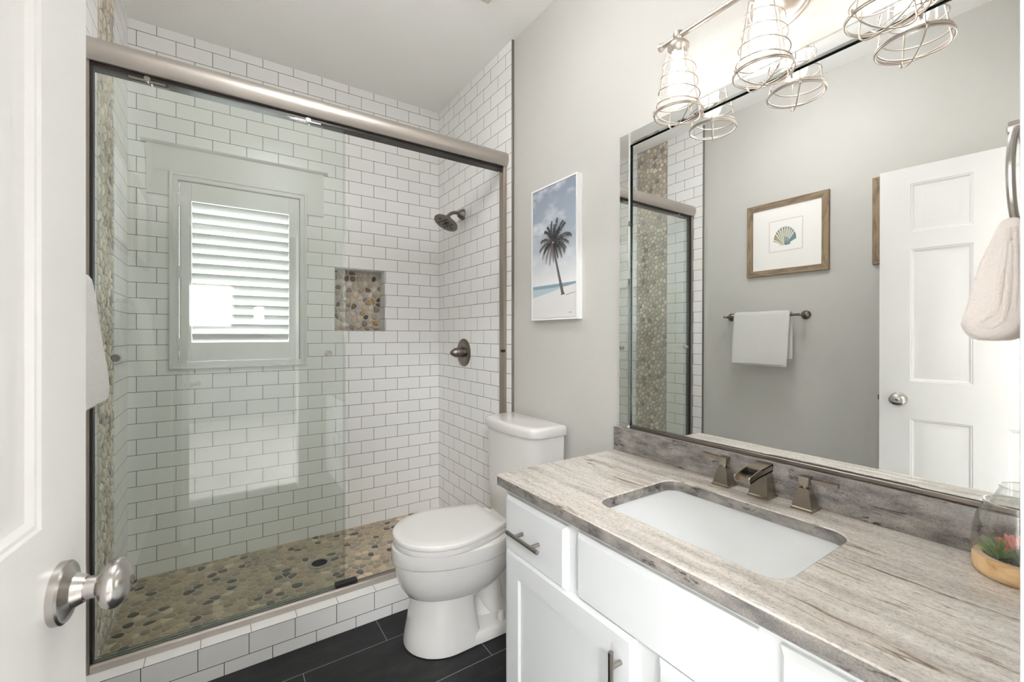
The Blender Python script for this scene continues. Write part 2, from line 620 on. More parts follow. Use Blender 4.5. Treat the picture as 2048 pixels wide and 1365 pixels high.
def obj(name, bm, mat, parent=None, smooth=35, local=False, recalc=True):
    if recalc:
        bmesh.ops.recalc_face_normals(bm, faces=bm.faces[:])
    if parent and not local:
        bmesh.ops.translate(bm, verts=bm.verts[:], vec=-wloc(parent))
    me = bpy.data.meshes.new(name)
    bm.to_mesh(me)
    bm.free()
    for m in (mat if isinstance(mat, (list, tuple)) else [mat]):
        me.materials.append(m)
    if smooth:
        for p in me.polygons:
            p.use_smooth = True
        me.set_sharp_from_angle(angle=math.radians(smooth))
    o = bpy.data.objects.new(name, me)
    C.objects.link(o)
    if parent:
        o.parent = parent
    return o


def origin_to(o, loc):
    """put the origin of a top-level mesh at loc without moving it."""
    loc = Vector(loc)
    o.data.transform(Matrix.Translation(-loc))
    o.location = loc
    return o


def tag(o, label, cat=None, group=None, kind=None):
    o['label'] = label
    if cat:
        o['category'] = cat
    if group:
        o['group'] = group
    if kind:
        o['kind'] = kind
    return o


def thing(name, label, cat, loc=(0, 0, 0), group=None, kind=None):
    o = bpy.data.objects.new(name, None)
    C.objects.link(o)
    o.location = loc
    o.empty_display_size = 0.05
    return tag(o, label, cat, group, kind)


def struct(name, bm, mat, label, cat, parent=None, smooth=35):
    o = obj(name, bm, mat, parent, smooth)
    if not parent:
        tag(o, label, cat, None, 'structure')
    return o


def setmat(bm, test, idx):
    for f in bm.faces:
        if test(f):
            f.material_index = idx


# ---------------------------------------------------------------- pebble mosaics


def voronoi_pebbles(w, h, sp, seed, gap=0.0022, keep=None, jit=0.82):
    """cells of scattered points, shrunk and rounded: list of closed 2D outlines."""
    r = random.Random(seed)
    pts, grid = [], {}
    cell = sp
    tries = int(w * h / (sp * sp) * 60)
    for _ in range(tries):
        p = (r.uniform(-sp, w + sp), r.uniform(-sp, h + sp))
        d = sp * r.uniform(jit, 1.12)
        gx, gy = int(p[0] // cell), int(p[1] // cell)
        ok = True
        for a in range(gx - 2, gx + 3):
            for b_ in range(gy - 2, gy + 3):
                for q in grid.get((a, b_), ()):
                    if (q[0] - p[0]) ** 2 + (q[1] - p[1]) ** 2 < d * d:
                        ok = False
        if ok:
            pts.append(p)
            grid.setdefault((gx, gy), []).append(p)
    out = []
    for p in pts:
        if not (0.002 < p[0] < w - 0.002 and 0.002 < p[1] < h - 0.002):
            continue
        if keep and not keep(*p):
            continue
        poly = [(0.001, 0.001), (w - 0.001, 0.001), (w - 0.001, h - 0.001), (0.001, h - 0.001)]
        gx, gy = int(p[0] // cell), int(p[1] // cell)
        nb = [q for a in range(gx - 3, gx + 4) for b_ in range(gy - 3, gy + 4) for q in grid.get((a, b_), ()) if q != p]
        for q in nb:
            nx, ny = q[0] - p[0], q[1] - p[1]
            L = math.hypot(nx, ny)
            nx, ny = nx / L, ny / L
            lim = L / 2 - gap / 2
            new = []
            for i in range(len(poly)):
                a, b_ = poly[i - 1], poly[i]
                da = (a[0] - p[0]) * nx + (a[1] - p[1]) * ny - lim
                db = (b_[0] - p[0]) * nx + (b_[1] - p[1]) * ny - lim
                if (da < 0) != (db < 0):
                    t = da / (da - db)
                    new.append((a[0] + t * (b_[0] - a[0]), a[1] + t * (b_[1] - a[1])))
                if db < 0:
                    new.append(b_)
            poly = new
            if len(poly) < 3:
                break
        if len(poly) < 3:
            continue
        for _ in range(2):
            q = []
            for i in range(len(poly)):
                a, b_ = poly[i], poly[(i + 1) % len(poly)]
                q.append((a[0] * .75 + b_[0] * .25, a[1] * .75 + b_[1] * .25))
                q.append((a[0] * .25 + b_[0] * .75, a[1] * .25 + b_[1] * .75))
            poly = q
        # thin out the outline
        if len(poly) > 18:
            poly = poly[::2]
        out.append(poly)
    return out


def pebble_mesh(bm, polys, f, height, seed):
    """f(u, v, h) -> world point."""
    r = random.Random(seed)
    for poly in polys:
        n = len(poly)
        cx = sum(p[0] for p in poly) / n
        cy_ = sum(p[1] for p in poly) / n
        hh = height * r.uniform(0.75, 1.1)
        prev = None
        for s, k in ((1.0, -0.15), (0.96, 0.42), (0.82, 0.80), (0.52, 0.97)):
            ring = [bm.verts.new(f(cx + (p[0] - cx) * s, cy_ + (p[1] - cy_) * s, hh * k)) for p in poly]
            if prev:
                for i in range(n):
                    j = (i + 1) % n
                    bm.faces.new((prev[i], prev[j], ring[j], ring[i]))
            prev = ring
        c = bm.verts.new(f(cx, cy_, hh))
        for i in range(n):
            bm.faces.new((prev[i], prev[(i + 1) % n], c))
    return bm


# ================================================================== the setting
bm = box(bm_new(), XPL - 0.1, XP + 0.1, -0.11, 1.99, -0.06, 0.0)
struct('floor', bm, M['floor'], 'charcoal slate-look tile floor with thin pale grout lines', 'floor')

bm = box(bm_new(), XPL - 0.1, XP + 0.1, -0.11, 2.96, ZC, ZC + 0.08)
struct('ceiling', bm, M['ceiling'], 'plain white painted ceiling over the bathroom and shower', 'ceiling')

# right wall: painted, tiled inside the shower
bm = box(bm_new(), XP, XP + 0.1, -0.11, 2.95, 0, ZC)
wr = struct('wall_right', bm, M['wall'], 'grey painted wall behind the toilet and mirror', 'wall')
bm = box(bm_new(), XR, XP, YT, YB, 0, ZC)
obj('tile_cladding', bm, M['tile_r'], wr)
bm = box(bm_new(), XR - 0.002, XP + 0.0005, YT - 0.007, YT, 0, ZC - 0.0005, 0.001, 1)
struct('trim_1', bm, M['trim'], 'dark metal edge strip where the right wall tile ends', 'trim')

# left wall: painted, tiled with a pebble stripe
bm = box(bm_new(), XPL - 0.1, XPL, -0.11, 2.95, 0, ZC)
wl = struct('wall_left', bm, M['wall'], 'grey painted wall that carries the framed prints', 'wall')
S0, S1 = 2.176, 2.478
bm = box(bm_new(), XPL, XL, YTL, S0, 0, ZC)
box(bm, XPL, XL, S1, YB, 0, ZC)
obj('tile_cladding', bm, M['tile_l'], wl)
bm = box(bm_new(), XPL, XL - 0.003, S0, S1, 0, ZC)
obj('pebble_grout', bm, M['grout_w'], wl)
pol = voronoi_pebbles(S1 - S0, ZC - 0.04, 0.031, 11, 0.004)
bm = pebble_mesh(bm_new(), pol, lambda u, v, h: (XL - 0.003 + h, S0 + u, 0.036 + v), 0.0048, 3)
obj('pebble_mosaic', bm, M['peb_wall'], wl, 60, recalc=False)
bm = box(bm_new(), XPL - 0.0005, XL + 0.002, YTL - 0.007, YTL, 0, ZC - 0.0005, 0.001, 1)
struct('trim_2', bm, M['trim'], 'dark metal edge strip where the left wall tile ends', 'trim')

# back wall with the window opening and the niche
NX0, NX1, NZ0, NZ1 = 0.59, 0.893, 1.266, 1.648
WX0, WX1, WZ0, WZ1 = -0.169, 0.393, 1.098, 2.03
bm = bm_new()
YO = 2.96
xs = [XPL - 0.1, WX0, WX1, NX0, NX1, XP + 0.1]
box(bm, xs[0], xs[1], YB, YO, 0, ZC)
box(bm, xs[1], xs[2], YB, YO, 0, WZ0)
box(bm, xs[1], xs[2], YB, YO, WZ1, ZC)
box(bm, xs[2], xs[3], YB, YO, 0, ZC)
box(bm, xs[3], xs[4], YB, YO, 0, NZ0)
box(bm, xs[3], xs[4], YB, YO, NZ1, ZC)
box(bm, xs[3], xs[4], YB + 0.09, YO, NZ0, NZ1)
box(bm, xs[4], xs[5], YB, YO, 0, ZC)
wb = struct('wall_back', bm, M['tile_b'], 'white subway tile wall with window and pebble niche', 'wall', smooth=0)
# niche lining: pebbles at the back, thin metal lip
ND = 0.088
bm = box(bm_new(), NX0, NX1, YB + ND, YB + ND + 0.002, NZ0, NZ1)
obj('niche_back', bm, M['grout_g'], wb)
pol = voronoi_pebbles(NX1 - NX0, NZ1 - NZ0, 0.033, 23, 0.006)
bm = pebble_mesh(bm_new(), pol, lambda u, v, h: (NX0 + u, YB + ND - h, NZ0 + v), 0.008, 5)
obj('pebble_mosaic', bm, M['peb_niche'], wb, 60, recalc=False)
bm = bm_new()
for a in ((NX0 - .003, NX0, NZ0 - .003, NZ1 + .003), (NX1, NX1 + .003, NZ0 - .003, NZ1 + .003),
          (NX0, NX1, NZ1, NZ1 + .003), (NX0, NX1, NZ0 - .003, NZ0)):
    box(bm, a[0], a[1], YB - 0.0015, YB + 0.004, a[2], a[3])
obj('niche_edge', bm, M['satin'], wb)

# shower floor and curb
bm = box(bm_new(), XL, XR, 1.99, YB, -0.06, ZS)
sf = struct('shower_floor', bm, M['grout'], 'river pebble shower floor around a round drain', 'floor')
DX, DY = 0.440, 2.463
SFW, SFH = XR - XL, YB - 2.03
pol = voronoi_pebbles(SFW, SFH, 0.036, 5, 0.0034, keep=lambda u, v: (u + XL - DX) ** 2 + (v + 2.03 - DY) ** 2 > 0.062 ** 2)
bm = pebble_mesh(bm_new(), pol, lambda u, v, h: (XL + u, 2.03 + v, ZS - 0.0005 + h), 0.0032, 8)
obj('pebble_mosaic', bm, M['peb_floor'], sf, 60, recalc=False)
bm = box(bm_new(), XL, XR, 1.893, 2.03, 0.0, 0.128, 0.0015, 1)
setmat(bm, lambda f: f.normal.z > 0.5, 1)
bm.normal_update()
setmat(bm, lambda f: f.normal.z > 0.5, 1)
o = struct('shower_curb', bm, [M['tile_c'], M['tile_ct']], 'low white tiled curb under the shower door track', 'curb')

# near wall with the doorway the picture is taken from, and its casing
DJ0, DJ1 = -0.262, 0.535
bm = box(bm_new(), XPL, DJ0 - 0.02, -0.085, YN, 0, ZC)
box(bm, DJ1 + 0.02, XP, -0.085, YN, 0, ZC)
box(bm, DJ0 - 0.02, DJ1 + 0.02, -0.085, YN, 2.07, ZC)
struct('wall_front', bm, M['wall'], 'grey wall around the doorway at the near end', 'wall')
bm = box(bm_new(), DJ1, DJ1 + 0.075, YN, YN + 0.0175, 0, 2.12, 0.003)
box(bm, DJ1, DJ1 + 0.02, -0.085, YN, 0, 2.07)
box(bm, DJ0 - 0.02, DJ1 + 0.02, -0.085, YN, 2.05, 2.07)
box(bm, DJ0 - 0.02, DJ0, -0.085, YN, 0, 2.07)
struct('trim_3', bm, M['white'], 'white door casing at the right border beside the towel ring', 'trim')
bm = box(bm_new(), XPL, XPL + 0.012, YN, YTL - 0.008, 0, 0.1, 0.003)
struct('baseboard_left', bm, M['white'], 'white baseboard along the left wall', 'baseboard')
bm = box(bm_new(), XP - 0.012, XP, 1.165, YT - 0.008, 0, 0.1, 0.003)
struct('baseboard_right', bm, M['white'], 'white baseboard behind the toilet', 'baseboard')

# the room behind the doorway (seen mirrored in the shower glass)
BX0, BX1, BY0 = -2.5, 2.6, -3.6
bm = box(bm_new(), BX0, BX1, BY0, -0.11, -0.06, 0)
struct('floor_bedroom', bm, M['carpet'], 'carpet of the room behind the doorway', 'floor')
bm = box(bm_new(), BX0, BX1, BY0, -0.11, ZC, ZC + 0.08)
struct('ceiling_bedroom', bm, M['ceiling'], 'ceiling of the room behind the doorway', 'ceiling')
bm = bm_new()
wx0, wx1, wz0, wz1 = -0.43, 0.19, 1.36, 1.97
box(bm, BX0, wx0, BY0 - .1, BY0, 0, ZC)
box(bm, wx1, BX1, BY0 - .1, BY0, 0, ZC)
box(bm, wx0, wx1, BY0 - .1, BY0, 0, wz0)
box(bm, wx0, wx1, BY0 - .1, BY0, wz1, ZC)
struct('wall_bedroom_far', bm, M['bedfar'], 'far wall of the room behind the doorway', 'wall')
bm = bm_new()
box(bm, BX0 - .1, BX0, BY0, -2.5, 0, ZC)
box(bm, BX0 - .1, BX0, -0.9, -0.085, 0, ZC)
box(bm, BX0 - .1, BX0, -2.5, -0.9, 0, 0.65)
box(bm, BX0 - .1, BX0, -2.5, -0.9, 2.25, ZC)
struct('wall_bedroom_left', bm, M['bedwall'], 'side wall with the added window behind the doorway', 'wall')
bm = box(bm_new(), BX1, BX1 + .1, BY0, -0.085, 0, ZC)
struct('wall_bedroom_right', bm, M['bedwall'], 'closed side wall of the room behind the doorway', 'wall')
bm = box(bm_new(), BX0, XPL, -0.11, -0.085, 0, ZC)
box(bm, XP, BX1, -0.11, -0.085, 0, ZC)
struct('wall_bedroom_near', bm, M['bedwall'], 'wall strips beside the doorway on the far side', 'wall')
for n_, (a, nm) in enumerate((((wx0, wx1, BY0 - .06, BY0 - .056, wz0, wz1), 'far'), ((BX0 - .06, BX0 - .056, -2.5, -0.9, 0.65, 2.25), 'side'))):  # the side window is added to let in more fill daylight
    w_ = thing('window_%d' % (n_ + 2), 'plain %s window of the room behind the doorway' % nm, 'window', (a[0], a[2], a[4]), None, 'structure')
    obj('pane', box(bm_new(), *a), M['winpane'], w_)
    bm = bm_new()
    if nm == 'far':
        for b_ in ((a[0], a[0] + .03, a[4], a[5]), (a[1] - .03, a[1], a[4], a[5]), (a[0], a[1], a[4], a[4] + .03), (a[0], a[1], a[5] - .03, a[5])):
            box(bm, b_[0], b_[1], a[2] - .02, a[3] + .02, b_[2], b_[3])
    else:
        for b_ in ((a[2], a[2] + .03, a[4], a[5]), (a[3] - .03, a[3], a[4], a[5]), (a[2], a[3], a[4], a[4] + .03), (a[2], a[3], a[5] - .03, a[5])):
            box(bm, a[0] - .02, a[1] + .02, b_[0], b_[1], b_[2], b_[3])
    obj('window_frame', bm, M['white'], w_)
# unseen ceiling lamps added as fill light, and a warm pendant in that room
for bx_, by_, gl_, tx_ in ((2.15, -0.5, 'fill_glass', 'added round fill lamp close to the doorway in the room behind it'),
                           (-1.1, -2.3, 'fill_glass_far', 'added round fill lamp at the far side of the room behind the doorway')):
    t = thing('fill_lamp', tx_, 'lamp', (bx_, by_, ZC))
    obj('lamp_rim', lathe(bm_new(), (bx_, by_, ZC), (0, 0, -1), [(0.33, 0), (0.33, 0.03), (0.30, 0.035)], 40, True, False), M['lampmetal'], t)
    obj('lamp_glass', lathe(bm_new(), (bx_, by_, ZC - .03), (0, 0, -1), [(0.30, 0), (0.28, 0.03), (0.2, 0.055), (0.02, 0.07)], 40), M[gl_], t)
t = thing('fill_lamp', 'added opal drum fill lamp hanging from the bathroom ceiling', 'lamp', (0.42, 1.1, ZC))  # unseen lamp, added to even out the room light
obj('canopy', lathe(bm_new(), (0.42, 1.1, ZC), (0, 0, -1), [(0.065, 0), (0.065, 0.015), (0.012, 0.03), (0.012, 0.12)], 40, True, False), M['lampmetal'], t)
obj('lamp_glass', lathe(bm_new(), (0.42, 1.1, ZC - .115), (0, 0, -1), [(0.02, 0), (0.135, 0.004), (0.15, 0.015), (0.15, 0.105), (0.135, 0.118), (0.02, 0.125)], 40), M['bath_fill'], t)
t = thing('pendant_lamp', 'small warm pendant lamp mirrored in the shower glass', 'lamp', (0.43, -2.5, ZC))
obj('cord', cyl(bm_new(), (0.43, -2.5, 1.60), (0.43, -2.5, ZC), 0.003, 8), M['dark'], t)
obj('lamp_shade', lathe(bm_new(), (0.43, -2.5, 1.39), (0, 0, 1), [(0.055, 0), (0.055, 0.2), (0.02, 0.21)], 24), M['shade'], t)

# ================================================================== the window in the shower
w1 = thing('window_1', 'white cased window with header board in the tiled shower wall', 'window', (0.112, YB, WZ0), None, 'structure')
bm = box(bm_new(), -0.297, -0.2085, YB - 0.012, YB, 1.947, 2.069)
box(bm, 0.4305, 0.524, YB - 0.012, YB, 1.947, 2.069)
box(bm, -0.297, 0.524, YB - 0.012, YB, 2.067, 2.200)
obj('header_board', bm, M['white'], w1)
bm = bm_new()
loft(bm, [[(x, YB - d, z) for d, z in ((0.0, 2.196), (0.013, 2.196), (0.020, 2.202), (0.024, 2.211), (0.0, 2.213))] for x in (-0.319, 0.546)])
obj('cornice', bm, M['white'], w1)
fx0, fx1, fz0, fz1 = -0.209, 0.431, 1.060, 2.068


def rect_loop(x0, x1, z0, z1, y, d=0.0):
    return [(x0 + d, y, z0 + d), (x1 - d, y, z0 + d), (x1 - d, y, z1 - d), (x0 + d, y, z1 - d)]


bm = bm_new()
loft(bm, [rect_loop(fx0, fx1, fz0, fz1, YB, 0), rect_loop(fx0, fx1, fz0, fz1, YB - 0.018, 0), rect_loop(fx0, fx1, fz0, fz1, YB - 0.024, .004),
          rect_loop(fx0, fx1, fz0, fz1, YB - 0.024, .012), rect_loop(fx0, fx1, fz0, fz1, YB - 0.018, .016), rect_loop(fx0, fx1, fz0, fz1, YB - 0.018, .034),
          rect_loop(fx0, fx1, fz0, fz1, YB - 0.014, .038), rect_loop(fx0, fx1, fz0, fz1, YB + 0.03, .038)], False, False)
obj('casing', bm, M['white'], w1, 25)
bm = bm_new()
for a in ((WX0, WX0 + .03, WZ0, WZ1), (WX1 - .03, WX1, WZ0, WZ1), (WX0, WX1, WZ0, WZ0 + .03), (WX0, WX1, WZ1 - .03, WZ1), (WX0, WX1, 1.535, 1.575)):
    box(bm, a[0], a[1], YO - .035, YO - .005, a[2], a[3], 0.002, 1)
obj('sash', bm, M['white'], w1)
obj('pane', box(bm_new(), WX0, WX1, YO - .022, YO - .018, WZ0, WZ1), M['winpane'], w1)

sh = thing('plantation_shutter', 'white louvered plantation shutter hinged inside the shower window', 'shutter', (0.112, YB, WZ0 + 0.002))
py0, py1 = YB - 0.012, YB + 0.016
px0, px1, pz0, pz1 = WX0 + 0.0025, WX1 - 0.0025, WZ0 + 0.003, WZ1 - 0.003
bm = box(bm_new(), px0, -0.116, py0, py1, pz0, pz1, 0.0015, 1)
obj('stile', bm, M['white'], sh)
bm = box(bm_new(), 0.337, px1, py0, py1, pz0, pz1, 0.0015, 1)
obj('stile', bm, M['white'], sh)
bm = box(bm_new(), -0.116, 0.337, py0 + .001, py1, 1.932, pz1, 0.001, 1)
obj('top_rail', bm, M['white'], sh)
bm = box(bm_new(), -0.116, 0.337, py0 + .001, py1, pz0, 1.199, 0.001, 1)
obj('bottom_rail', bm, M['white'], sh)
NL = 14
pitch = (1.932 - 1.199) / NL
tl = math.radians(39)
yc = (py0 + py1) / 2
for i in range(NL):
    zc = 1.199 + pitch * (i + 0.5)
    ring = []
    for k in range(16):
        a = 2 * math.pi * k / 16
        u, v = 0.0315 * math.cos(a), 0.0045 * math.sin(a)
        # u runs across the louver: its room edge is up, its outer edge down
        ring.append((u * math.cos(tl) - v * math.sin(tl), -u * math.sin(tl) - v * math.cos(tl)))
    bm = loft(bm_new(), [[(x, yc + y, zc + z) for y, z in ring] for x in (-0.1145, 0.3355)])
    obj('louver', bm, M['white'], sh)
for z in (1.19, 1.56, 1.93):
    obj('hinge', box(bm_new(), WX0 - 0.008, WX0 + 0.008, YB - 0.0205, YB - 0.0125, z - .032, z + .032, 0.002, 1), M['white'], sh)

# ================================================================== shower enclosure
en = thing('shower_enclosure', 'brushed nickel framed sliding glass shower door on the tiled curb', 'shower door', (0.45, 1.965, 0.128))
bm = bm_new()
prof = [(2.002, 2.137), (2.002, 2.208)]
for k in range(13):
    q = k / 12 * 2 - 1
    prof.append((1.923 + 0.016 * q * q, 2.172 - 0.0365 * q))
prof += [(1.951, 2.1352), (1.951, 2.137)]
loft(bm, [[(x, y, z) for y, z in prof] for x in (XL + .002, XR - .002)])
obj('header_rail', bm, M['nickel'], en, 40)
obj('header_channel', box(bm_new(), XL + .021, XR - .021, 1.952, 2.0, 2.122, 2.137), M['channel'], en)
for x0, x1 in ((XL + .0005, XL + .019), (XR - .019, XR - .0005)):
    bm = box(bm_new(), x0, x1, 1.945, 1.99, 0.1285, 2.137, 0.0012, 1)
    obj('wall_jamb', bm, M['nickel_v'], en)
bm = bm_new()
tp = [(1.944, 0.1285), (1.944, 0.150), (1.948, 0.155), (1.954, 0.156), (1.954, 0.140), (1.968, 0.140), (1.968, 0.152), (1.972, 0.152),
      (1.972, 0.140), (1.988, 0.140), (1.988, 0.150), (1.992, 0.150), (1.992, 0.1285)]
loft(bm, [[(x, y, z) for y, z in tp] for x in (XL + .02, XR - .02)])
obj('bottom_track', bm, M['nickel'], en, 30)
obj('jamb_seal', box(bm_new(), XL + .0192, XL + .0262, 1.953, 1.986, 0.158, 2.121), M['dark'], en)
obj('door_guide', box(bm_new(), 0.415, 0.505, 1.9565, 1.9865, 0.141, 0.171, 0.003, 1), M['dark'], en)
obj('bumper', box(bm_new(), XR - .034, XR - .012, 1.938, 1.955, 1.146, 1.160, 0.002, 1), M['dark'], en)


def glass_panel(x0, x1, y, knobs):
    bm = box(bm_new(), x0, x1, y, y + 0.006, 0.160, 2.130)
    bm.normal_update()
    setmat(bm, lambda f: abs(f.normal.y) < 0.5, 1)
    g = obj('glass_panel', bm, [M['pane'], M['edge']], en, 0)
    for kx in knobs:
        bm = bm_new()
        lathe(bm, (kx, y + 0.006, 1.161), (0, -1, 0), [(0.008, 0), (0.008, 0.014), (0.0125, 0.016), (0.0125, 0.030), (0.011, 0.032)], 24)
        obj('knob', bm, M['satin'], g)
    for hx in (x0 + 0.14, x1 - 0.14):
        bm = box(bm_new(), hx - .05, hx + .05, y - 0.002, y + 0.008, 2.116, 2.128, 0.001, 1)
        cyl(bm, (hx, y - 0.006, 2.124), (hx, y + 0.012, 2.124), 0.009, 16)
        obj('roller_hanger', bm, M['steel'], g)
    return g


glass_panel(-0.345, 0.446, 1.957, (-0.283, 0.381))
glass_panel(-0.337, 0.456, 1.976, ())

# ================================================================== shower fittings
t = thing('wall_shower', 'dark nickel rain shower head on a curved wall arm', 'shower head', (XR, 2.452, 1.99))
obj('flange', lathe(bm_new(), (XR - .0005, 2.445, 1.995), (-1, 0, 0), [(0.036, 0), (0.036, 0.004), (0.03, 0.014), (0.019, 0.034), (0.016, 0.036)], 32), M['pewter'], t)
arm = []
for k in range(11):
    s = k / 10
    arm.append((XR - 0.03 - 0.088 * s, 2.445, 1.997 + 0.010 * math.sin(s * 2.4) - 0.048 * s * s))
obj('arm', tube(bm_new(), arm, 0.0105, 16), M['pewter'], t)
hn = Vector((-0.48, -0.06, -0.875)).normalized()
hc = Vector((1.157, 2.445, 1.924))
obj('swivel', lathe(bm_new(), hc - hn * 0.05, hn, [(0.012, 0), (0.017, 0.008), (0.02, 0.02), (0.028, 0.03), (0.045, 0.038)], 28), M['pewter'], t)
obj('shower_head', lathe(bm_new(), hc - hn * 0.016, hn, [(0.04, 0), (0.062, 0.002), (0.076, 0.008), (0.078, 0.014), (0.076, 0.018), (0.072, 0.018), (0.071, 0.0165)], 48), M['pewter'], t)
bm = bm_new()
a_, u_, v_ = frame(hn)
lathe(bm, hc + hn * 0.0005, hn, [(0.011, 0), (0.011, 0.004), (0.005, 0.005)], 16)
for rr, nn, ph in ((0.027, 6, 0), (0.047, 6, 0.5)):
    for k in range(nn):
        a = 2 * math.pi * (k + ph) / nn
        lathe(bm, hc + hn * 0.0005 + u_ * (rr * math.cos(a)) + v_ * (rr * math.sin(a)), hn, [(0.0055, 0), (0.005, 0.003)], 12)
obj('spray_nozzles', bm, M['dark'], t)

t = thing('shower_valve', 'dark nickel round shower valve with pointed knob handle', 'valve', (XR, 2.432, 1.128))
VC = Vector((XR - .0005, 2.432, 1.128))
obj('escutcheon', lathe(bm_new(), VC, (-1, 0, 0), [(0.087, 0), (0.087, 0.004), (0.082, 0.008), (0.05, 0.012), (0.046, 0.010), (0.036, 0.010)], 48), M['pewter'], t)
obj('sleeve', lathe(bm_new(), VC, (-1, 0, 0), [(0.031, 0.009), (0.031, 0.05), (0.029, 0.053)], 32), M['pewter'], t)
obj('handle', lathe(bm_new(), VC, (-1, 0, 0), [(0.029, 0.05), (0.030, 0.056), (0.028, 0.064), (0.020, 0.078), (0.012, 0.09), (0.004, 0.095)], 32), M['pewter'], t)

t = thing('floor_drain', 'round grey grid drain in the pebble shower floor', 'drain', (DX, DY, ZS))
obj('drain_ring', lathe(bm_new(), (DX, DY, ZS), (0, 0, 1), [(0.056, -0.01), (0.056, 0.0045), (0.053, 0.0055), (0.038, 0.0055), (0.037, 0.002)], 40), M['satin'], t)
bm = bm_new()
for i in range(-3, 4):
    L = math.sqrt(max(0, 0.036 ** 2 - (i * 0.0095) ** 2))
    box(bm, DX - L, DX + L, DY + i * .0095 - .0018, DY + i * .0095 + .0018, ZS + .003, ZS + .0055)
    box(bm, DX + i * .0095 - .0018, DX + i * .0095 + .0018, DY - L, DY + L, ZS + .003, ZS + .0055)
obj('grate', bm, M['channel'], t)
obj('drain_shade', lathe(bm_new(), (DX, DY, ZS), (0, 0, 1), [(0.037, 0.0), (0.037, 0.0025)], 32), M['dark'], t)  # black disc stands in for the shade inside the drain

# ================================================================== toilet
TY = 1.662
to = thing('toilet', 'white two piece toilet with closed lid beside the curb', 'toilet', (0.9, TY, 0))


def egg(xt, xb, w, z, n=48, back=0.55, cut=None, pw=2.0):
    """egg outline, tip at xt (toward the room), back end at xb; w = half width."""
    xm = xt + (xb - xt) * back
    pts = []
    for i in range(n):
        a = 2 * math.pi * i / n
        c, s = math.cos(a), math.sin(a)
        if c < 0:
            x = xm + (xm - xt) * -(abs(c) ** 1.0)
        else:
            x = xm + (xb - xm) * (abs(c) ** (2.0 / pw if c > 0 else 1))
        y = w * (1 if s > 0 else -1) * abs(s) ** (2.0 / pw if c > 0 else 1.0)
        if cut is not None:
            x = min(x, cut)
        pts.append(Vector((x, TY + y, z)))
    return pts


# bowl
bowl = [egg(0.650, 0.98, 0.108, 0.188), egg(0.618, 1.03, 0.140, 0.208), egg(0.594, 1.07, 0.162, 0.245), egg(0.579, 1.10, 0.172, 0.290),
        egg(0.573, 1.12, 0.1765, 0.330), egg(0.5725, 1.12, 0.177, 0.3405), egg(0.5625, 1.12, 0.1865, 0.3475), egg(0.561, 1.12, 0.1875, 0.352), egg(0.561, 1.12, 0.1875, 0.392),
        egg(0.563, 1.12, 0.1865, 0.402), egg(0.568, 1.12, 0.182, 0.406), egg(0.585, 1.10, 0.165, 0.4065)]
obj('bowl', loft(bm_new(), bowl), M['porcelain'], to, 40)
# pedestal column, foot plate and trapway behind it
def sup(x0, x1, w, z, n=48, p=3.2):
    cx, hx = (x0 + x1) / 2, (x1 - x0) / 2
    pts = []
    for i in range(n):
        a = 2 * math.pi * i / n
        c, s = math.cos(a), math.sin(a)
        pts.append(Vector((cx + hx * math.copysign(abs(c) ** (2 / p), c), TY + w * math.copysign(abs(s) ** (2 / p), s), z)))
    return pts


ped = [egg(0.6115, 0.90, 0.149, 0.003, pw=6), egg(0.611, 0.90, 0.149, 0.012, pw=6), egg(0.618, 0.888, 0.142, 0.05, pw=6), egg(0.630, 0.877, 0.133, 0.11, pw=6), egg(0.641, 0.87, 0.125, 0.17, pw=6), egg(0.648, 0.868, 0.120, 0.21, pw=6),
       egg(0.655, 0.875, 0.118, 0.25, pw=6)]
bm = loft(bm_new(), ped)
obj('pedestal', bm, M['porcelain'], to, 40)
bm = loft(bm_new(), [sup(0.72, 1.215, 0.152, 0.003), sup(0.72, 1.215, 0.152, 0.020), sup(0.725, 1.212, 0.146, 0.040), sup(0.73, 1.208, 0.138, 0.046)])
obj('foot_plate', bm, M['porcelain'], to, 40)
# trapway: fat S-shaped pipe relief
tw = [(0.86, 0.30), (0.93, 0.25), (0.975, 0.17), (0.985, 0.10), (1.02, 0.055), (1.08, 0.06), (1.12, 0.14), (1.135, 0.22), (1.13, 0.32)]
pts = []
for i in range(len(tw) - 1):
    for s in range(4):
        f_ = s / 4
        p0 = tw[max(i - 1, 0)]; p1 = tw[i]; p2 = tw[i + 1]; p3 = tw[min(i + 2, len(tw) - 1)]
        q = [0.5 * (2 * b1 + (c1 - a1) * f_ + (2 * a1 - 5 * b1 + 4 * c1 - d1) * f_ * f_ + (3 * b1 - a1 - 3 * c1 + d1) * f_ ** 3)
             for a1, b1, c1, d1 in zip(p0, p1, p2, p3)]
        pts.append((q[0], TY, q[1]))
bm = tube(bm_new(), pts, 0.062, 20)
for v in bm.verts:
    v.co.y = TY + (v.co.y - TY) * 1.42
    v.co.z = max(v.co.z, 0.01)
obj('trapway', bm, M['porcelain'], to, 50)
# arm of the bowl that sweeps back over the recess
pts = []
for k in range(13):
    q = k / 12
    pts.append((0.79 + 0.36 * q - 0.06 * q * q, TY, 0.185 + 0.03 * q + 0.17 * q * q))
bm = tube(bm_new(), pts, [0.040 - 0.006 * k / 12 for k in range(13)], 24)
for v in bm.verts:
    y_ = (v.co.y - TY) / 0.040
    v.co.y = TY + 0.121 * math.copysign(min(1.0, abs(y_)) ** 0.55, y_)
obj('bowl_arm', bm, M['porcelain'], to, 50)
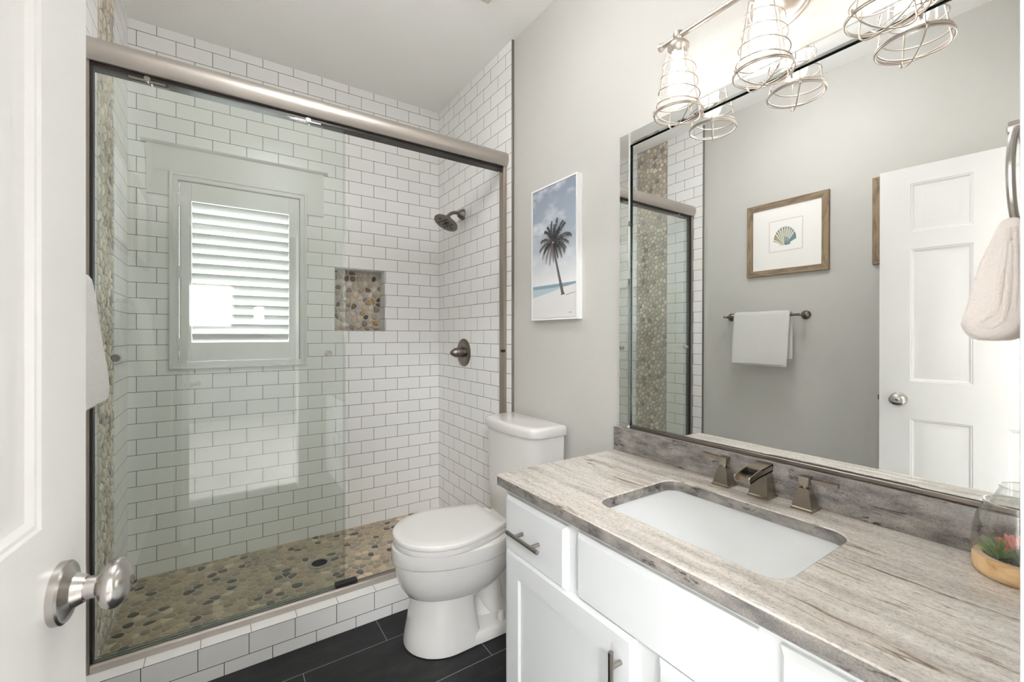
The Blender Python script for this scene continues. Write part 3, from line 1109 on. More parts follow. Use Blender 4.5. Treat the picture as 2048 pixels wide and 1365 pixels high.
# neck sweeping from the bowl to the deck
bm = loft(bm_new(), [sup(0.90, 1.19, 0.07, 0.03), sup(0.92, 1.19, 0.062, 0.12), sup(0.90, 1.20, 0.065, 0.20), sup(0.88, 1.22, 0.085, 0.29), sup(0.90, 1.255, 0.11, 0.345),
                     sup(0.93, 1.262, 0.125, 0.36), sup(0.93, 1.264, 0.128, 0.395), sup(0.935, 1.262, 0.125, 0.404)])
obj('deck', bm, M['porcelain'], to, 45)
for s in (-1, 1):
    obj('bolt_cap', lathe(bm_new(), (0.985, TY + s * 0.118, 0.044), (0, 0, 1), [(0.018, 0), (0.0165, 0.02), (0.012, 0.033), (0.003, 0.037)], 20), M['porcelain'], to)
# seat and lid


def lid_outline(e, z, xt=0.570, W=0.186, xm=0.775, xb=1.004, wb=0.128):
    """elongated seat lid: round nose, nearly straight sides that narrow to a square back."""
    xt, W, xb, wb = xt + e, W - e, xb - e, wb - e
    half = []
    for k in range(19):
        a = R90 * k / 18
        half.append((xm - (xm - xt) * math.cos(a), W * math.sin(a) ** 0.96))
    for k in range(1, 13):
        q = k / 12
        half.append((xm + (xb - .010 - xm) * q, W - (W - wb) * q ** 1.7))
    for k in range(1, 5):
        a = R90 * k / 4
        half.append((xb - .010 + .010 * math.sin(a), wb - .010 + .010 * math.cos(a)))
    return [Vector((x, TY - y, z)) for x, y in half] + [Vector((x, TY + y, z)) for x, y in reversed(half[1:])]


bm = loft(bm_new(), [lid_outline(0.004, 0.4300), lid_outline(0, 0.4315), lid_outline(0, 0.4435), lid_outline(0.0015, 0.4465), lid_outline(0.005, 0.4485), lid_outline(0.04, 0.4497)])
obj('lid', bm, M['seat'], to, 40)
bm = loft(bm_new(), [lid_outline(0.004, 0.4085), lid_outline(0.0005, 0.410), lid_outline(0.0005, 0.4255), lid_outline(0.004, 0.4275)])
obj('seat_ring', bm, M['seat'], to, 40)
for s in (-1, 1):
    obj('hinge', box(bm_new(), 1.0, 1.04, TY + s * .075 - .022, TY + s * .075 + .022, 0.4035, 0.432, 0.007, 3), M['seat'], to)


def tank_ring(x0, x1, w, z, bow=0.032, r=0.042):
    """tank outline: square at the wall, round front corners, front bowed toward the room."""
    half = [(x1, 0.0), (x1, w - .006), (x1 - .006, w)]
    for k in range(9):
        a = R90 * k / 8
        half.append((x0 + r - r * math.sin(a), w - r + r * math.cos(a)))
    for k in range(1, 13):
        half.append((x0, (w - r) * (1 - k / 12)))
    pts = [Vector((x, TY - y, z)) for x, y in half] + [Vector((x, TY + y, z)) for x, y in reversed(half[1:-1])]
    for p in pts:
        t_ = (p.y - TY) / w
        p.x -= bow * (1 - t_ * t_) * max(0.0, (x1 - p.x) / (x1 - x0))
    return pts


TW = 0.2
bm = loft(bm_new(), [tank_ring(1.112, 1.262, TW - .02, 0.405), tank_ring(1.108, 1.264, TW - .012, 0.42), tank_ring(1.104, 1.266, TW - .006, 0.55), tank_ring(1.100, 1.268, TW, 0.797)])
obj('tank', bm, M['porcelain'], to, 40)
bm = loft(bm_new(), [tank_ring(1.094, 1.270, TW + .010, 0.797), tank_ring(1.092, 1.271, TW + .012, 0.802), tank_ring(1.092, 1.271, TW + .012, 0.826), tank_ring(1.096, 1.270, TW + .009, 0.836),
                     tank_ring(1.104, 1.267, TW + .002, 0.841), tank_ring(1.12, 1.255, TW - .012, 0.8425)])
obj('tank_lid', bm, M['porcelain'], to, 50)

# ================================================================== vanity cabinet
VY0, VY1 = 0.047, 1.162
CF, CX1 = 0.760, XP - 0.0005
va = thing('vanity_cabinet', 'white vanity cabinet with steel bar pulls under the granite top', 'cabinet', (1.02, 0.605, 0))
bm = box(bm_new(), CF, CX1, VY0, VY1, 0.09, 0.7645, 0.001, 1)
box(bm, CF + 0.06, CX1, VY0, VY1, 0.0, 0.09)
obj('carcass', bm, M['cab'], va, 30)


def front(y0, y1, z0, z1, name, panel=None):
    """slab front 19 mm thick with a chamfered outer edge; panel = recessed field (y0, y1, z0, z1)."""
    xo, xi = CF - 0.0005, CF - 0.019
    L = lambda a, x: [(x, a[0], a[2]), (x, a[1], a[2]), (x, a[1], a[3]), (x, a[0], a[3])]
    g = lambda d: (y0 + d, y1 - d, z0 + d, z1 - d)
    rings = [L(g(0), xo), L(g(0), xo - 0.009), L(g(.0095), xi)]
    bm = bm_new()
    if panel:
        rings += [L(panel, xi), L((panel[0] + .004, panel[1] - .004, panel[2] + .004, panel[3] - .004), xi + 0.0075)]
    loft(bm, rings)
    return obj(name, bm, M['cab'], va, 20)


def pull(p, y0, z0, y1, z1, posts):
    bm = bm_new()
    cyl(bm, (0.709, y0, z0), (0.709, y1, z1), 0.006, 20)
    for y, z in posts:
        cyl(bm, (0.709, y, z), (CF - .0195, y, z), 0.0052, 16)
    return obj('pull_handle', bm, M['steel'], p)


d1 = front(0.857, 1.137, 0.571, 0.739, 'drawer_front')
pull(d1, 1.079, 0.652, 0.931, 0.652, ((1.043, 0.652), (0.966, 0.652)))
front(0.377, 0.815, 0.578, 0.742, 'false_front')
d2 = front(0.060, 0.340, 0.571, 0.739, 'drawer_front')
pull(d2, 0.274, 0.652, 0.126, 0.652, ((0.238, 0.652), (0.162, 0.652)))
d3 = front(0.634, 1.137, 0.115, 0.5755, 'door', (0.704, 1.068, 0.185, 0.505))
pull(d3, 0.667, 0.545, 0.667, 0.397, ((0.667, 0.510), (0.667, 0.432)))
d4 = front(0.060, 0.572, 0.115, 0.5755, 'door', (0.129, 0.503, 0.185, 0.505))
pull(d4, 0.538, 0.545, 0.538, 0.397, ((0.538, 0.510), (0.538, 0.432)))

# ------------------------------------------------------------------ countertop with the sink cut-out
XV, YV = 0.729, 1.179
ct = thing('countertop', 'streaked grey beige granite vanity top with backsplash', 'countertop', (1.0, 0.61, 0.765))
SKX0, SKX1, SKY0, SKY1 = 0.832, 1.158, 0.374, 0.838
bm = bm_new()
zt, zb = COUNTER, 0.7646


def outer(e, z):
    pts = []
    x0, x1, y0, y1, r = XV + e, XP - 0.0005, VY0 - 0.001, YV - e, 0.018
    pts += [Vector((x1, y1, z))]
    for i in range(7):
        a = math.radians(90 + 90 * i / 6)
        pts.append(Vector((x0 + r + r * math.cos(a), y1 - r + r * math.sin(a), z)))
    pts += [Vector((x0, y0, z)), Vector((x1, y0, z))]
    return pts


def inner(e, z):
    return rrect(SKX0 - e, SKX1 + e, SKY0 - e, SKY1 + e, 0.045 + e, z, 10)


E_ = 0.0028


def ringverts(pts):
    return [bm.verts.new(p) for p in pts]


def bridge(a, b_):
    n = len(a)
    fs = []
    for i in range(n):
        j = (i + 1) % n
        fs.append(bm.faces.new((a[i], a[j], b_[j], b_[i])))
    return fs


o_t, o_m, o_l, o_b = ringverts(outer(E_, zt)), ringverts(outer(E_ * .3, zt - E_ * .3)), ringverts(outer(0, zt - E_)), ringverts(outer(0, zb))
i_t, i_m, i_l, i_b = ringverts(inner(E_, zt)), ringverts(inner(E_ * .3, zt - E_ * .3)), ringverts(inner(0, zt - E_)), ringverts(inner(0, zb))
sidef = []
bridge(o_t, o_m); bridge(o_m, o_l); sidef += bridge(o_l, o_b)
bridge(i_t, i_m); bridge(i_m, i_l); sidef += bridge(i_l, i_b)
for ring_o, ring_i in ((o_t, i_t), (o_b, i_b)):
    es = []
    for ring in (ring_o, ring_i):
        for i in range(len(ring)):
            es.append(bm.edges.get((ring[i], ring[(i + 1) % len(ring)])))
    bmesh.ops.triangle_fill(bm, use_beauty=True, use_dissolve=False, edges=es)
for f in sidef:
    f.material_index = 1
sl = obj('slab', bm, [M['granite'], M['granite_f']], ct, 50)
for p in sl.data.polygons:
    if abs(p.normal.z) > 0.99:
        p.use_smooth = False
bm = box(bm_new(), XP - 0.0205, XP - 0.0005, VY0, YV - 0.001, COUNTER, 0.8864, 0.0025, 2)
bm.normal_update()
setmat(bm, lambda f: f.normal.x < -0.9 or abs(f.normal.y) > 0.9, 1)
obj('backsplash', bm, [M['granite'], M['granite_f']], ct, 50)

sk = thing('sink', 'white rectangular undermount basin set in the granite top', 'sink', (0.995, 0.606, 0.62))
bm = bm_new()
def sring(e, z, r, f=0.0, n=0.0):
    """basin outline; f and n move the far and the near end in by more than the sides."""
    return rrect(SKX0 - .006 + e, SKX1 + .006 - e, SKY0 - .006 + e + n, SKY1 + .006 - e - f, r, z, 10)
loft(bm, [sring(-.022, zb - .016, .06), sring(-.022, zb - .0005, .06), sring(0, zb - .0005, .05), sring(.003, zb - .006, .05), sring(.008, zb - .035, .05, .026, .004), sring(.016, zb - .075, .05, .064, .010),
          sring(.024, zb - .108, .05, .094, .016), sring(.032, zb - .120, .05, .106, .02), sring(.05, zb - .1255, .05, .11, .024), sring(.085, zb - .130, .045, .10, .03), sring(.13, zb - .134, .02, .08, .04)], False, True)
obj('basin', bm, M['basin'], sk, 60, recalc=False)
bm = lathe(bm_new(), (0.995, 0.588, zb - .1336), (0, 0, 1), [(0.03, 0), (0.03, 0.002), (0.024, 0.003), (0.02, 0.001)], 28)
obj('drain', bm, M['bronze'], sk)

# ------------------------------------------------------------------ faucet
fa = thing('faucet', 'bronze waterfall faucet with two lever handles on the granite top', 'faucet', (1.24, 0.608, COUNTER))
FZ = COUNTER


def pyramid(bm, x, y, h0, h1, z0, z1, n=1):
    loft(bm, [[(x - a, y - a, z), (x + a, y - a, z), (x + a, y + a, z), (x - a, y + a, z)] for a, z in ((h0, z0), (h1, z1))])


def sq(x, y, a, z):
    return [(x - a, y - a, z), (x + a, y - a, z), (x + a, y + a, z), (x - a, y + a, z)]


def handle(y, side, ang):
    x = 1.2385
    bm = loft(bm_new(), [sq(x, y, a, FZ + z) for a, z in ((0.0250, 0.0002), (0.0250, 0.006), (0.0232, 0.0075), (0.0225, 0.008), (0.0122, 0.052), (0.0115, 0.0535))])
    h = obj('handle', bm, M['bronze'], fa, 20)
    bm = cyl(bm_new(), (x, y, FZ + 0.052), (x, y, FZ + 0.062), 0.0075, 20)
    loft(bm, [sq(x, y, a, FZ + z) for a, z in ((0.0095, 0.061), (0.0125, 0.082), (0.0118, 0.0832))])
    obj('hub', bm, M['bronze'], h, 20)
    d = Vector((math.sin(ang), side * math.cos(ang), 0))
    w = Vector((-d.y, d.x, 0))
    p0 = Vector((x, y, FZ + 0.0755)) + d * 0.010
    p1 = p0 + d * 0.062 + Vector((0, 0, 0.001))
    rings = []
    for p, hw, hh in ((p0, 0.0045, 0.0035), (p1, 0.0075, 0.0048)):
        rings.append([p - w * hw - Vector((0, 0, hh)), p + w * hw - Vector((0, 0, hh)), p + w * hw + Vector((0, 0, hh)), p - w * hw + Vector((0, 0, hh))])
    obj('lever', loft(bm_new(), rings), M['bronze'], h, 20)


handle(0.716, 1, 0.12)
handle(0.502, -1, 0.0)
sx, sy = 1.2385, 0.608
bm = loft(bm_new(), [sq(sx, sy, a, FZ + z) for a, z in ((0.0275, 0.0002), (0.0275, 0.006), (0.0258, 0.0075), (0.0252, 0.008))])
loft(bm, [[(sx - a, sy - b_, FZ + z), (sx + c_, sy - b_, FZ + z), (sx + c_, sy + b_, FZ + z), (sx - a, sy + b_, FZ + z)] for a, b_, c_, z in
          ((0.025, 0.025, 0.025, 0.0075), (0.0125, 0.0185, 0.0165, 0.068))])
sp = obj('spout', bm, M['bronze'], fa, 20)
# open trough of the spout: floor, two side walls, covered rear
bm = bm_new()
zr, zf = FZ + 0.082, FZ + 0.058       # rear and front heights of the trough floor
xr, xf = sx + 0.018, sx - 0.106
W_ = 0.0205


def slab(bm, pts, y0, y1):
    loft(bm, [[(x, y, z) for x, z in pts] for y in (y0, y1)])


slab(bm, [(xr - .002, zr - .012), (xr, zr + .008), (xf + .052, FZ + 0.0835), (xf + .004, FZ + 0.073), (xf, FZ + 0.069), (xf + .004, FZ + 0.056), (xf + .05, FZ + .064)], sy - W_, sy - W_ + .003)
slab(bm, [(xr - .002, zr - .012), (xr, zr + .008), (xf + .052, FZ + 0.0835), (xf + .004, FZ + 0.073), (xf, FZ + 0.069), (xf + .004, FZ + 0.056), (xf + .05, FZ + .064)], sy + W_ - .003, sy + W_)
slab(bm, [(xr - .002, zr - .012), (xf + .05, FZ + .064), (xf + .004, FZ + .056), (xf + .004, FZ + .059), (xf + .05, FZ + .068), (xr - .002, zr - .008)], sy - W_, sy + W_)
slab(bm, [(xr - .002, zr - .010), (xr, zr + .008), (xf + .062, FZ + .0845), (xf + .062, FZ + .081), (xr - .004, zr + .004)], sy - W_, sy + W_)
obj('spout_channel', bm, M['bronze'], sp, 20)
obj('spout_shade', box(bm_new(), xf + .066, xf + .072, sy - W_ + .003, sy + W_ - .003, FZ + .0705, FZ + .081), M['dark'], sp)  # black block stands in for the shade under the covered rear

# ================================================================== mirror
mi = thing('wall_mirror', 'large frameless mirror with a mirrored strip border above the backsplash', 'mirror', (XP, 0.605, 0.890))
MY0, MY1, MZ0, MZ1 = 0.055, 1.155, 0.890, 1.9933
MXF = XP - 0.006
SW = 0.056
obj('backing', box(bm_new(), MXF + .0008, XP - .0005, MY0 + .01, MY1 - .01, MZ0 + .002, MZ1 - .01), M['mirror_edge'], mi)
obj('glass', box(bm_new(), MXF, MXF + .0008, MY0 + SW, MY1 - SW, MZ0 + .012, MZ1 - .049), M['mirror'], mi, 0)


def strip(y0, y1, z0, z1, inner_side):
    """raised bevelled mirror strip; inner_side is the edge next to the centre glass."""
    xo, xt = XP - 0.0055, XP - 0.0165
    be = 0.006
    L = lambda a, x: [(x, a[0], a[2]), (x, a[1], a[2]), (x, a[1], a[3]), (x, a[0], a[3])]
    a = [y0, y1, z0, z1]
    b_ = [y0 + be, y1 - be, z0 + be, z1 - be]
    bm = bm_new()
    loft(bm, [L(a, xo), L(a, xt + 0.003), L(b_, xt)], True, True)
    bm.normal_update()
    setmat(bm, lambda f: abs(f.normal.x) < 0.05, 1)
    return obj('bevelled_strip', bm, [M['mirror'], M['mirror_edge']], mi, 0)


strip(MY1 - SW + .002, MY1, MZ0, MZ1, 'y')
strip(MY0, MY0 + SW - .002, MZ0, MZ1, 'y')
strip(MY0 + SW - .002, MY1 - SW + .002, MZ1 - .049 + .002, MZ1, 'z')
obj('dark_bottom_strip', box(bm_new(), XP - 0.0135, XP - 0.0055, MY0 + SW - .002, MY1 - SW + .002, MZ0, MZ0 + .011, 0.002, 1), M['pewter'], mi)  # mirror strip, its dark reflection put into plain dark metal
mi.location.x -= 0.005                 # its foot stands out from the wall, so it leans back
mi.rotation_euler = (0, math.radians(0.22), -0.0025)

# ================================================================== vanity light
LX = 1.189
LYS = (0.836, 0.581, 0.326)
BZ = 2.168
vl = thing('vanity_light', 'three lamp nickel wall light with wire cages above the mirror', 'wall light', (XP, 0.581, 2.17))
PC = Vector((XP - .0005, 0.581, 2.17))
obj('backplate', lathe(bm_new(), PC, (-1, 0, 0), [(0.09, 0), (0.09, 0.006), (0.084, 0.009), (0.081, 0.009), (0.075, 0.014), (0.05, 0.018), (0.02, 0.02)], 48), M['lampmetal'], vl)
obj('backplate_arm', cyl(bm_new(), (XP - .018, 0.581, 2.17), (LX, 0.581, 2.17), 0.011, 20), M['lampmetal'], vl)
bm = cyl(bm_new(), (LX, 0.26, BZ), (LX, 0.902, BZ), 0.0085, 20)
for y, s in ((0.902, 1), (0.26, -1)):
    lathe(bm, (LX, y - s * .012, BZ), (0, s, 0), [(0.0095, 0), (0.0105, 0.004), (0.0135, 0.010), (0.0135, 0.014), (0.010, 0.017)], 24)
obj('crossbar', bm, M['lampmetal'], vl)


def lamp_head(y):
    c = Vector((LX, y, 0))
    bm = lathe(bm_new(), (LX, y, BZ + .016), (0, 0, -1), [(0.008, 0), (0.0145, 0.004), (0.0155, 0.012), (0.0145, 0.022), (0.010, 0.028), (0.012, 0.031), (0.026, 0.036), (0.032, 0.044),
                                                         (0.032, 0.052), (0.027, 0.060), (0.0235, 0.066), (0.0245, 0.074)], 32)
    so = obj('lamp_socket', bm, M['lampmetal'], vl, 40)
    zt_ = BZ - 0.056                       # bottom of the socket
    zr_ = 1.920 + 0.006                    # big bottom ring
    bm = bm_new()
    rt, rb = 0.038, 0.0715
    w = 0.0019
    # four upright wires that flare out and cross under the ring as two bows
    for k in range(2):
        a = math.pi / 4 + k * math.pi / 2 + 0.25
        d = Vector((math.cos(a), math.sin(a), 0))
        pts = [c + d * 0.026 + Vector((0, 0, zt_ - .002)), c + d * rt + Vector((0, 0, zt_))]
        for i in range(1, 7):
            s = i / 6
            pts.append(c + d * (rt + (rb - .002 - rt) * s) + Vector((0, 0, zt_ + (zr_ - zt_) * s)))
        bow = []
        for i in range(1, 12):
            s = math.pi * i / 12
            bow.append(c + d * ((rb - .002) * math.cos(s)) + Vector((0, 0, zr_ - 0.030 * math.sin(s))))
        back = [Vector((2 * c.x - p.x, 2 * c.y - p.y, p.z)) for p in reversed(pts)]
        tube(bm, pts + bow + back, w, 6)
    # spiral wire
    turns = 4
    pts = []
    for i in range(turns * 28 + 1):
        s = i / (turns * 28)
        a = 2 * math.pi * turns * s + 0.4
        r = 0.046 + (0.069 - 0.046) * s
        pts.append(c + Vector((r * math.cos(a), r * math.sin(a), zt_ - 0.020 + (zr_ + .004 - zt_ + 0.020) * s)))
    tube(bm, pts, 0.0018, 6)
    # double bottom ring and its two little clamp screws
    for zz, rr in ((zr_, rb), (zr_ + .0045, rb + .0005)):
        tube(bm, [c + Vector((rr * math.cos(2 * math.pi * k / 48), rr * math.sin(2 * math.pi * k / 48), zz)) for k in range(48)], 0.0022, 8, True)
    for a in (math.pi / 4 + 0.25 + math.pi / 2, math.pi / 4 + 0.25 - math.pi / 2):
        d = Vector((math.cos(a), math.sin(a), 0))
        cyl(bm, c + d * (rb - .001) + Vector((0, 0, zr_ + .002)), c + d * (rb + .010) + Vector((0, 0, zr_ + .002)), 0.0028, 8)
        cyl(bm, c + d * (rb + .007) + Vector((0, 0, zr_ - .008)), c + d * (rb + .007) + Vector((0, 0, zr_ + .006)), 0.0032, 8)
    obj('wire_cage', bm, M['lampmetal'], so, 60)
    bm = lathe(bm_new(), (LX, y, zt_ + .002), (0, 0, -1), [(0.026, 0), (0.0345, 0.006), (0.0345, 0.018), (0.036, 0.024), (0.0405, 0.035), (0.042, 0.06), (0.042, 0.135), (0.0405, 0.135), (0.0405, 0.06), (0.039, 0.036)], 40, False, False)
    obj('glass_jar', bm, M['jar'], so, 40)
    bm = lathe(bm_new(), (LX, y, zt_), (0, 0, -1), [(0.014, 0), (0.0145, 0.018), (0.016, 0.028), (0.024, 0.048), (0.0295, 0.066), (0.0295, 0.080), (0.025, 0.094), (0.014, 0.104), (0.002, 0.108)], 32)
    obj('bulb', bm, M['bulb'], so, 60)


for y in LYS:
    lamp_head(y)

# ================================================================== palm canvas on the right wall
cp = thing('canvas_print', 'tall white framed beach print of a leaning palm tree', 'picture', (XP, 1.54, 1.307))
PY0, PY1, PZ0, PZ1 = 1.374, 1.698, 1.307, 1.929
PXF = 1.2585
bm = bm_new()
L = lambda d, x: [(x, PY0 + d, PZ0 + d), (x, PY1 - d, PZ0 + d), (x, PY1 - d, PZ1 - d), (x, PY0 + d, PZ1 - d)]
loft(bm, [L(0, XP - .0008), L(0, PXF), L(.007, PXF), L(.007, PXF + .006)])
obj('frame', bm, M['canvas'], cp, 20)
# the printed picture: s runs left to right as seen from the room, v from top to bottom
py1, py0, pzt, pzb = PY1 - .010, PY0 + .010, PZ1 - .010, PZ0 + .010


def pp(s, v, lift=0.0):
    return (PXF + .0015 - lift, py1 + (py0 - py1) * s, pzt + (pzb - pzt) * v)


m, nt, b = nmat('beach_sky_ink')
setc(b, (0.5, 0.5, 0.5), 0.6)
g = node(nt, 'ShaderNodeNewGeometry')
sxyz = node(nt, 'ShaderNodeSeparateXYZ')
nt.links.new(g.outputs['Position'], sxyz.inputs[0])
mr = node(nt, 'ShaderNodeMapRange')
mr.inputs[1].default_value = pzt
mr.inputs[2].default_value = pzb + (pzt - pzb) * .25
nt.links.new(sxyz.outputs['Z'], mr.inputs[0])
sky = ramp(nt, mr.outputs[0], [(0.0, s2l(140, 149, 165)), (0.45, s2l(164, 174, 187)), (0.75, s2l(198, 204, 210)), (1.0, s2l(228, 228, 228))])
mp = mapping(nt, g.outputs['Position'], (8, 9, 16), (0.5, 0, 0))
tn = node(nt, 'ShaderNodeTexNoise')
tn.inputs['Scale'].default_value = 1
tn.inputs['Detail'].default_value = 6
nt.links.new(mp.outputs[0], tn.inputs['Vector'])
cl = ramp(nt, tn.outputs['Fac'], [(0.48, (0, 0, 0)), (0.68, (0.7, 0.7, 0.7))])
bw = node(nt, 'ShaderNodeRGBToBW')
nt.links.new(cl.outputs[0], bw.inputs[0])
nt.links.new(mixc(nt, bw.outputs[0], sky.outputs[0], s2l(226, 228, 230)), b.inputs['Base Color'])
M['sky'] = m
M['sea'] = plain('sea_ink', s2l(136, 158, 172), 0.6)
M['sea2'] = plain('shallow_sea_ink', s2l(176, 196, 202), 0.6)
M['sand'] = plain('sand_ink', s2l(222, 220, 220), 0.6)
M['frond'] = plain('palm_frond_ink', s2l(62, 60, 60), 0.7)
M['frond2'] = plain('dry_frond_ink', s2l(112, 100, 98), 0.7)
M['trunk'] = plain('palm_trunk_ink', s2l(104, 96, 100), 0.7)


def poly(bm, pts, mi_=0):
    f = bm.faces.new([bm.verts.new(p) for p in pts])
    f.material_index = mi_
    return f


bm = bm_new()
poly(bm, [pp(0, 0), pp(0, .752), pp(1, .752), pp(1, 0)], 0)
poly(bm, [pp(0, .750, .0001), pp(0, .79, .0001), pp(1, .766, .0001), pp(1, .750, .0001)], 1)
poly(bm, [pp(0, .775, .0002), pp(0, .845, .0002), pp(.55, .802, .0002), pp(.8, .778, .0002), pp(.4, .775, .0002)], 2)
poly(bm, [pp(0, .838, .0003), pp(0, 1, .0003), pp(1, 1, .0003), pp(1, .764, .0003), pp(.75, .778, .0003), pp(.5, .803, .0003), pp(.25, .822, .0003)], 3)
obj('beach_picture', bm, [M['sky'], M['sea'], M['sea2'], M['sand']], cp, 0, recalc=False)
bm = bm_new()
# trunk
tp_ = [(.515, .46), (.56, .56), (.62, .66), (.68, .76), (.725, .835)]
for i in range(4):
    w0, w1 = 0.016 + i * .004, 0.020 + i * .004
    poly(bm, [pp(tp_[i][0] - w0, tp_[i][1], .0005), pp(tp_[i + 1][0] - w1, tp_[i + 1][1], .0005), pp(tp_[i + 1][0] + w1, tp_[i + 1][1], .0005), pp(tp_[i][0] + w0, tp_[i][1], .0005)], 1)
poly(bm, [pp(.70, .82, .0006), pp(.675, .838, .0006), pp(.77, .834, .0006), pp(.745, .815, .0006)], 1)
poly(bm, [pp(.77, .838, .0005), pp(.99, .822, .0005), pp(.98, .828, .0005), pp(.8, .842, .0005)], 2)
fr = random.Random(4)
crown = (.50, .435)
ends = [(.47, .265, .44, .33), (.60, .255, .56, .31), (.73, .285, .64, .32), (.77, .305, .7, .33), (.30, .33, .38, .33), (.37, .30, .42, .33),
        (.20, .405, .30, .37), (.17, .48, .28, .41), (.90, .40, .74, .36), (.93, .41, .76, .385), (.80, .50, .72, .42), (.70, .56, .66, .45),
        (.24, .54, .30, .45), (.33, .585, .36, .47), (.42, .60, .44, .5), (.52, .585, .5, .5), (.62, .56, .58, .47), (.53, .30, .52, .36), (.65, .33, .58, .36), (.86, .46, .72, .40),
        (.78, .53, .70, .43), (.28, .50, .34, .43)]
for k, (ex, ey, mx_, my_) in enumerate(ends):
    dry = 3 if ey > .53 and ex < .6 else 0
    N_ = 16
    for i in range(N_):
        t_ = (i + 1) / N_
        x = (1 - t_) ** 2 * crown[0] + 2 * t_ * (1 - t_) * mx_ + t_ * t_ * ex
        y = (1 - t_) ** 2 * crown[1] + 2 * t_ * (1 - t_) * my_ + t_ * t_ * ey
        t2 = min(1, t_ + .06)
        x2 = (1 - t2) ** 2 * crown[0] + 2 * t2 * (1 - t2) * mx_ + t2 * t2 * ex
        y2 = (1 - t2) ** 2 * crown[1] + 2 * t2 * (1 - t2) * my_ + t2 * t2 * ey
        dx, dy = (x2 - x), (y2 - y) * 1.9
        L_ = math.hypot(dx, dy) or 1
        dx, dy = dx / L_, dy / L_
        ln = (0.10 if dry == 0 else 0.07) * (1.05 - t_ * .7) * fr.uniform(.7, 1.2) + .01
        for sd in (-1, 1):
            nx, ny = -dy * sd, dx * sd
            tx, ty = x + (nx * .75 + dx * .8) * ln * .7, y + (ny * .75 + dy * .8) * ln * .7 / 1.9 + .012
            w_ = .010
            lift = .0006 + k * .00002
            poly(bm, [pp(x - dx * w_, y - dy * w_ / 1.9, lift), pp(tx, ty, lift), pp(x + dx * w_, y + dy * w_ / 1.9, lift)], dry)
obj('palm_picture', bm, [M['frond'], M['trunk'], M['sea'], M['frond2']], cp, 0, recalc=False)
bm = tube(bm_new(), [pp(.86, .965, .0006), pp(.865, .972, .0006), pp(.885, .963, .0006), pp(.89, .972, .0006), pp(.91, .966, .0006), pp(.925, .971, .0006)], 0.0007, 5)
obj('signature', bm, M['frond'], cp)

# ================================================================== framed prints on the left wall (seen in the mirror)
M['shell_a'] = plain('shell_cream_wash', s2l(214, 214, 202), 0.8)
M['shell_b'] = plain('shell_teal_wash', s2l(120, 158, 160), 0.8)
M['shell_c'] = plain('shell_dark_line', s2l(74, 84, 76), 0.8)
M['shell_d'] = plain('shell_ochre_wash', s2l(196, 174, 128), 0.8)
M['shell_f'] = plain('shell_pale_green_wash', s2l(206, 210, 190), 0.8)
M['shell_e'] = plain('shell_deep_teal', s2l(42, 92, 104), 0.8)


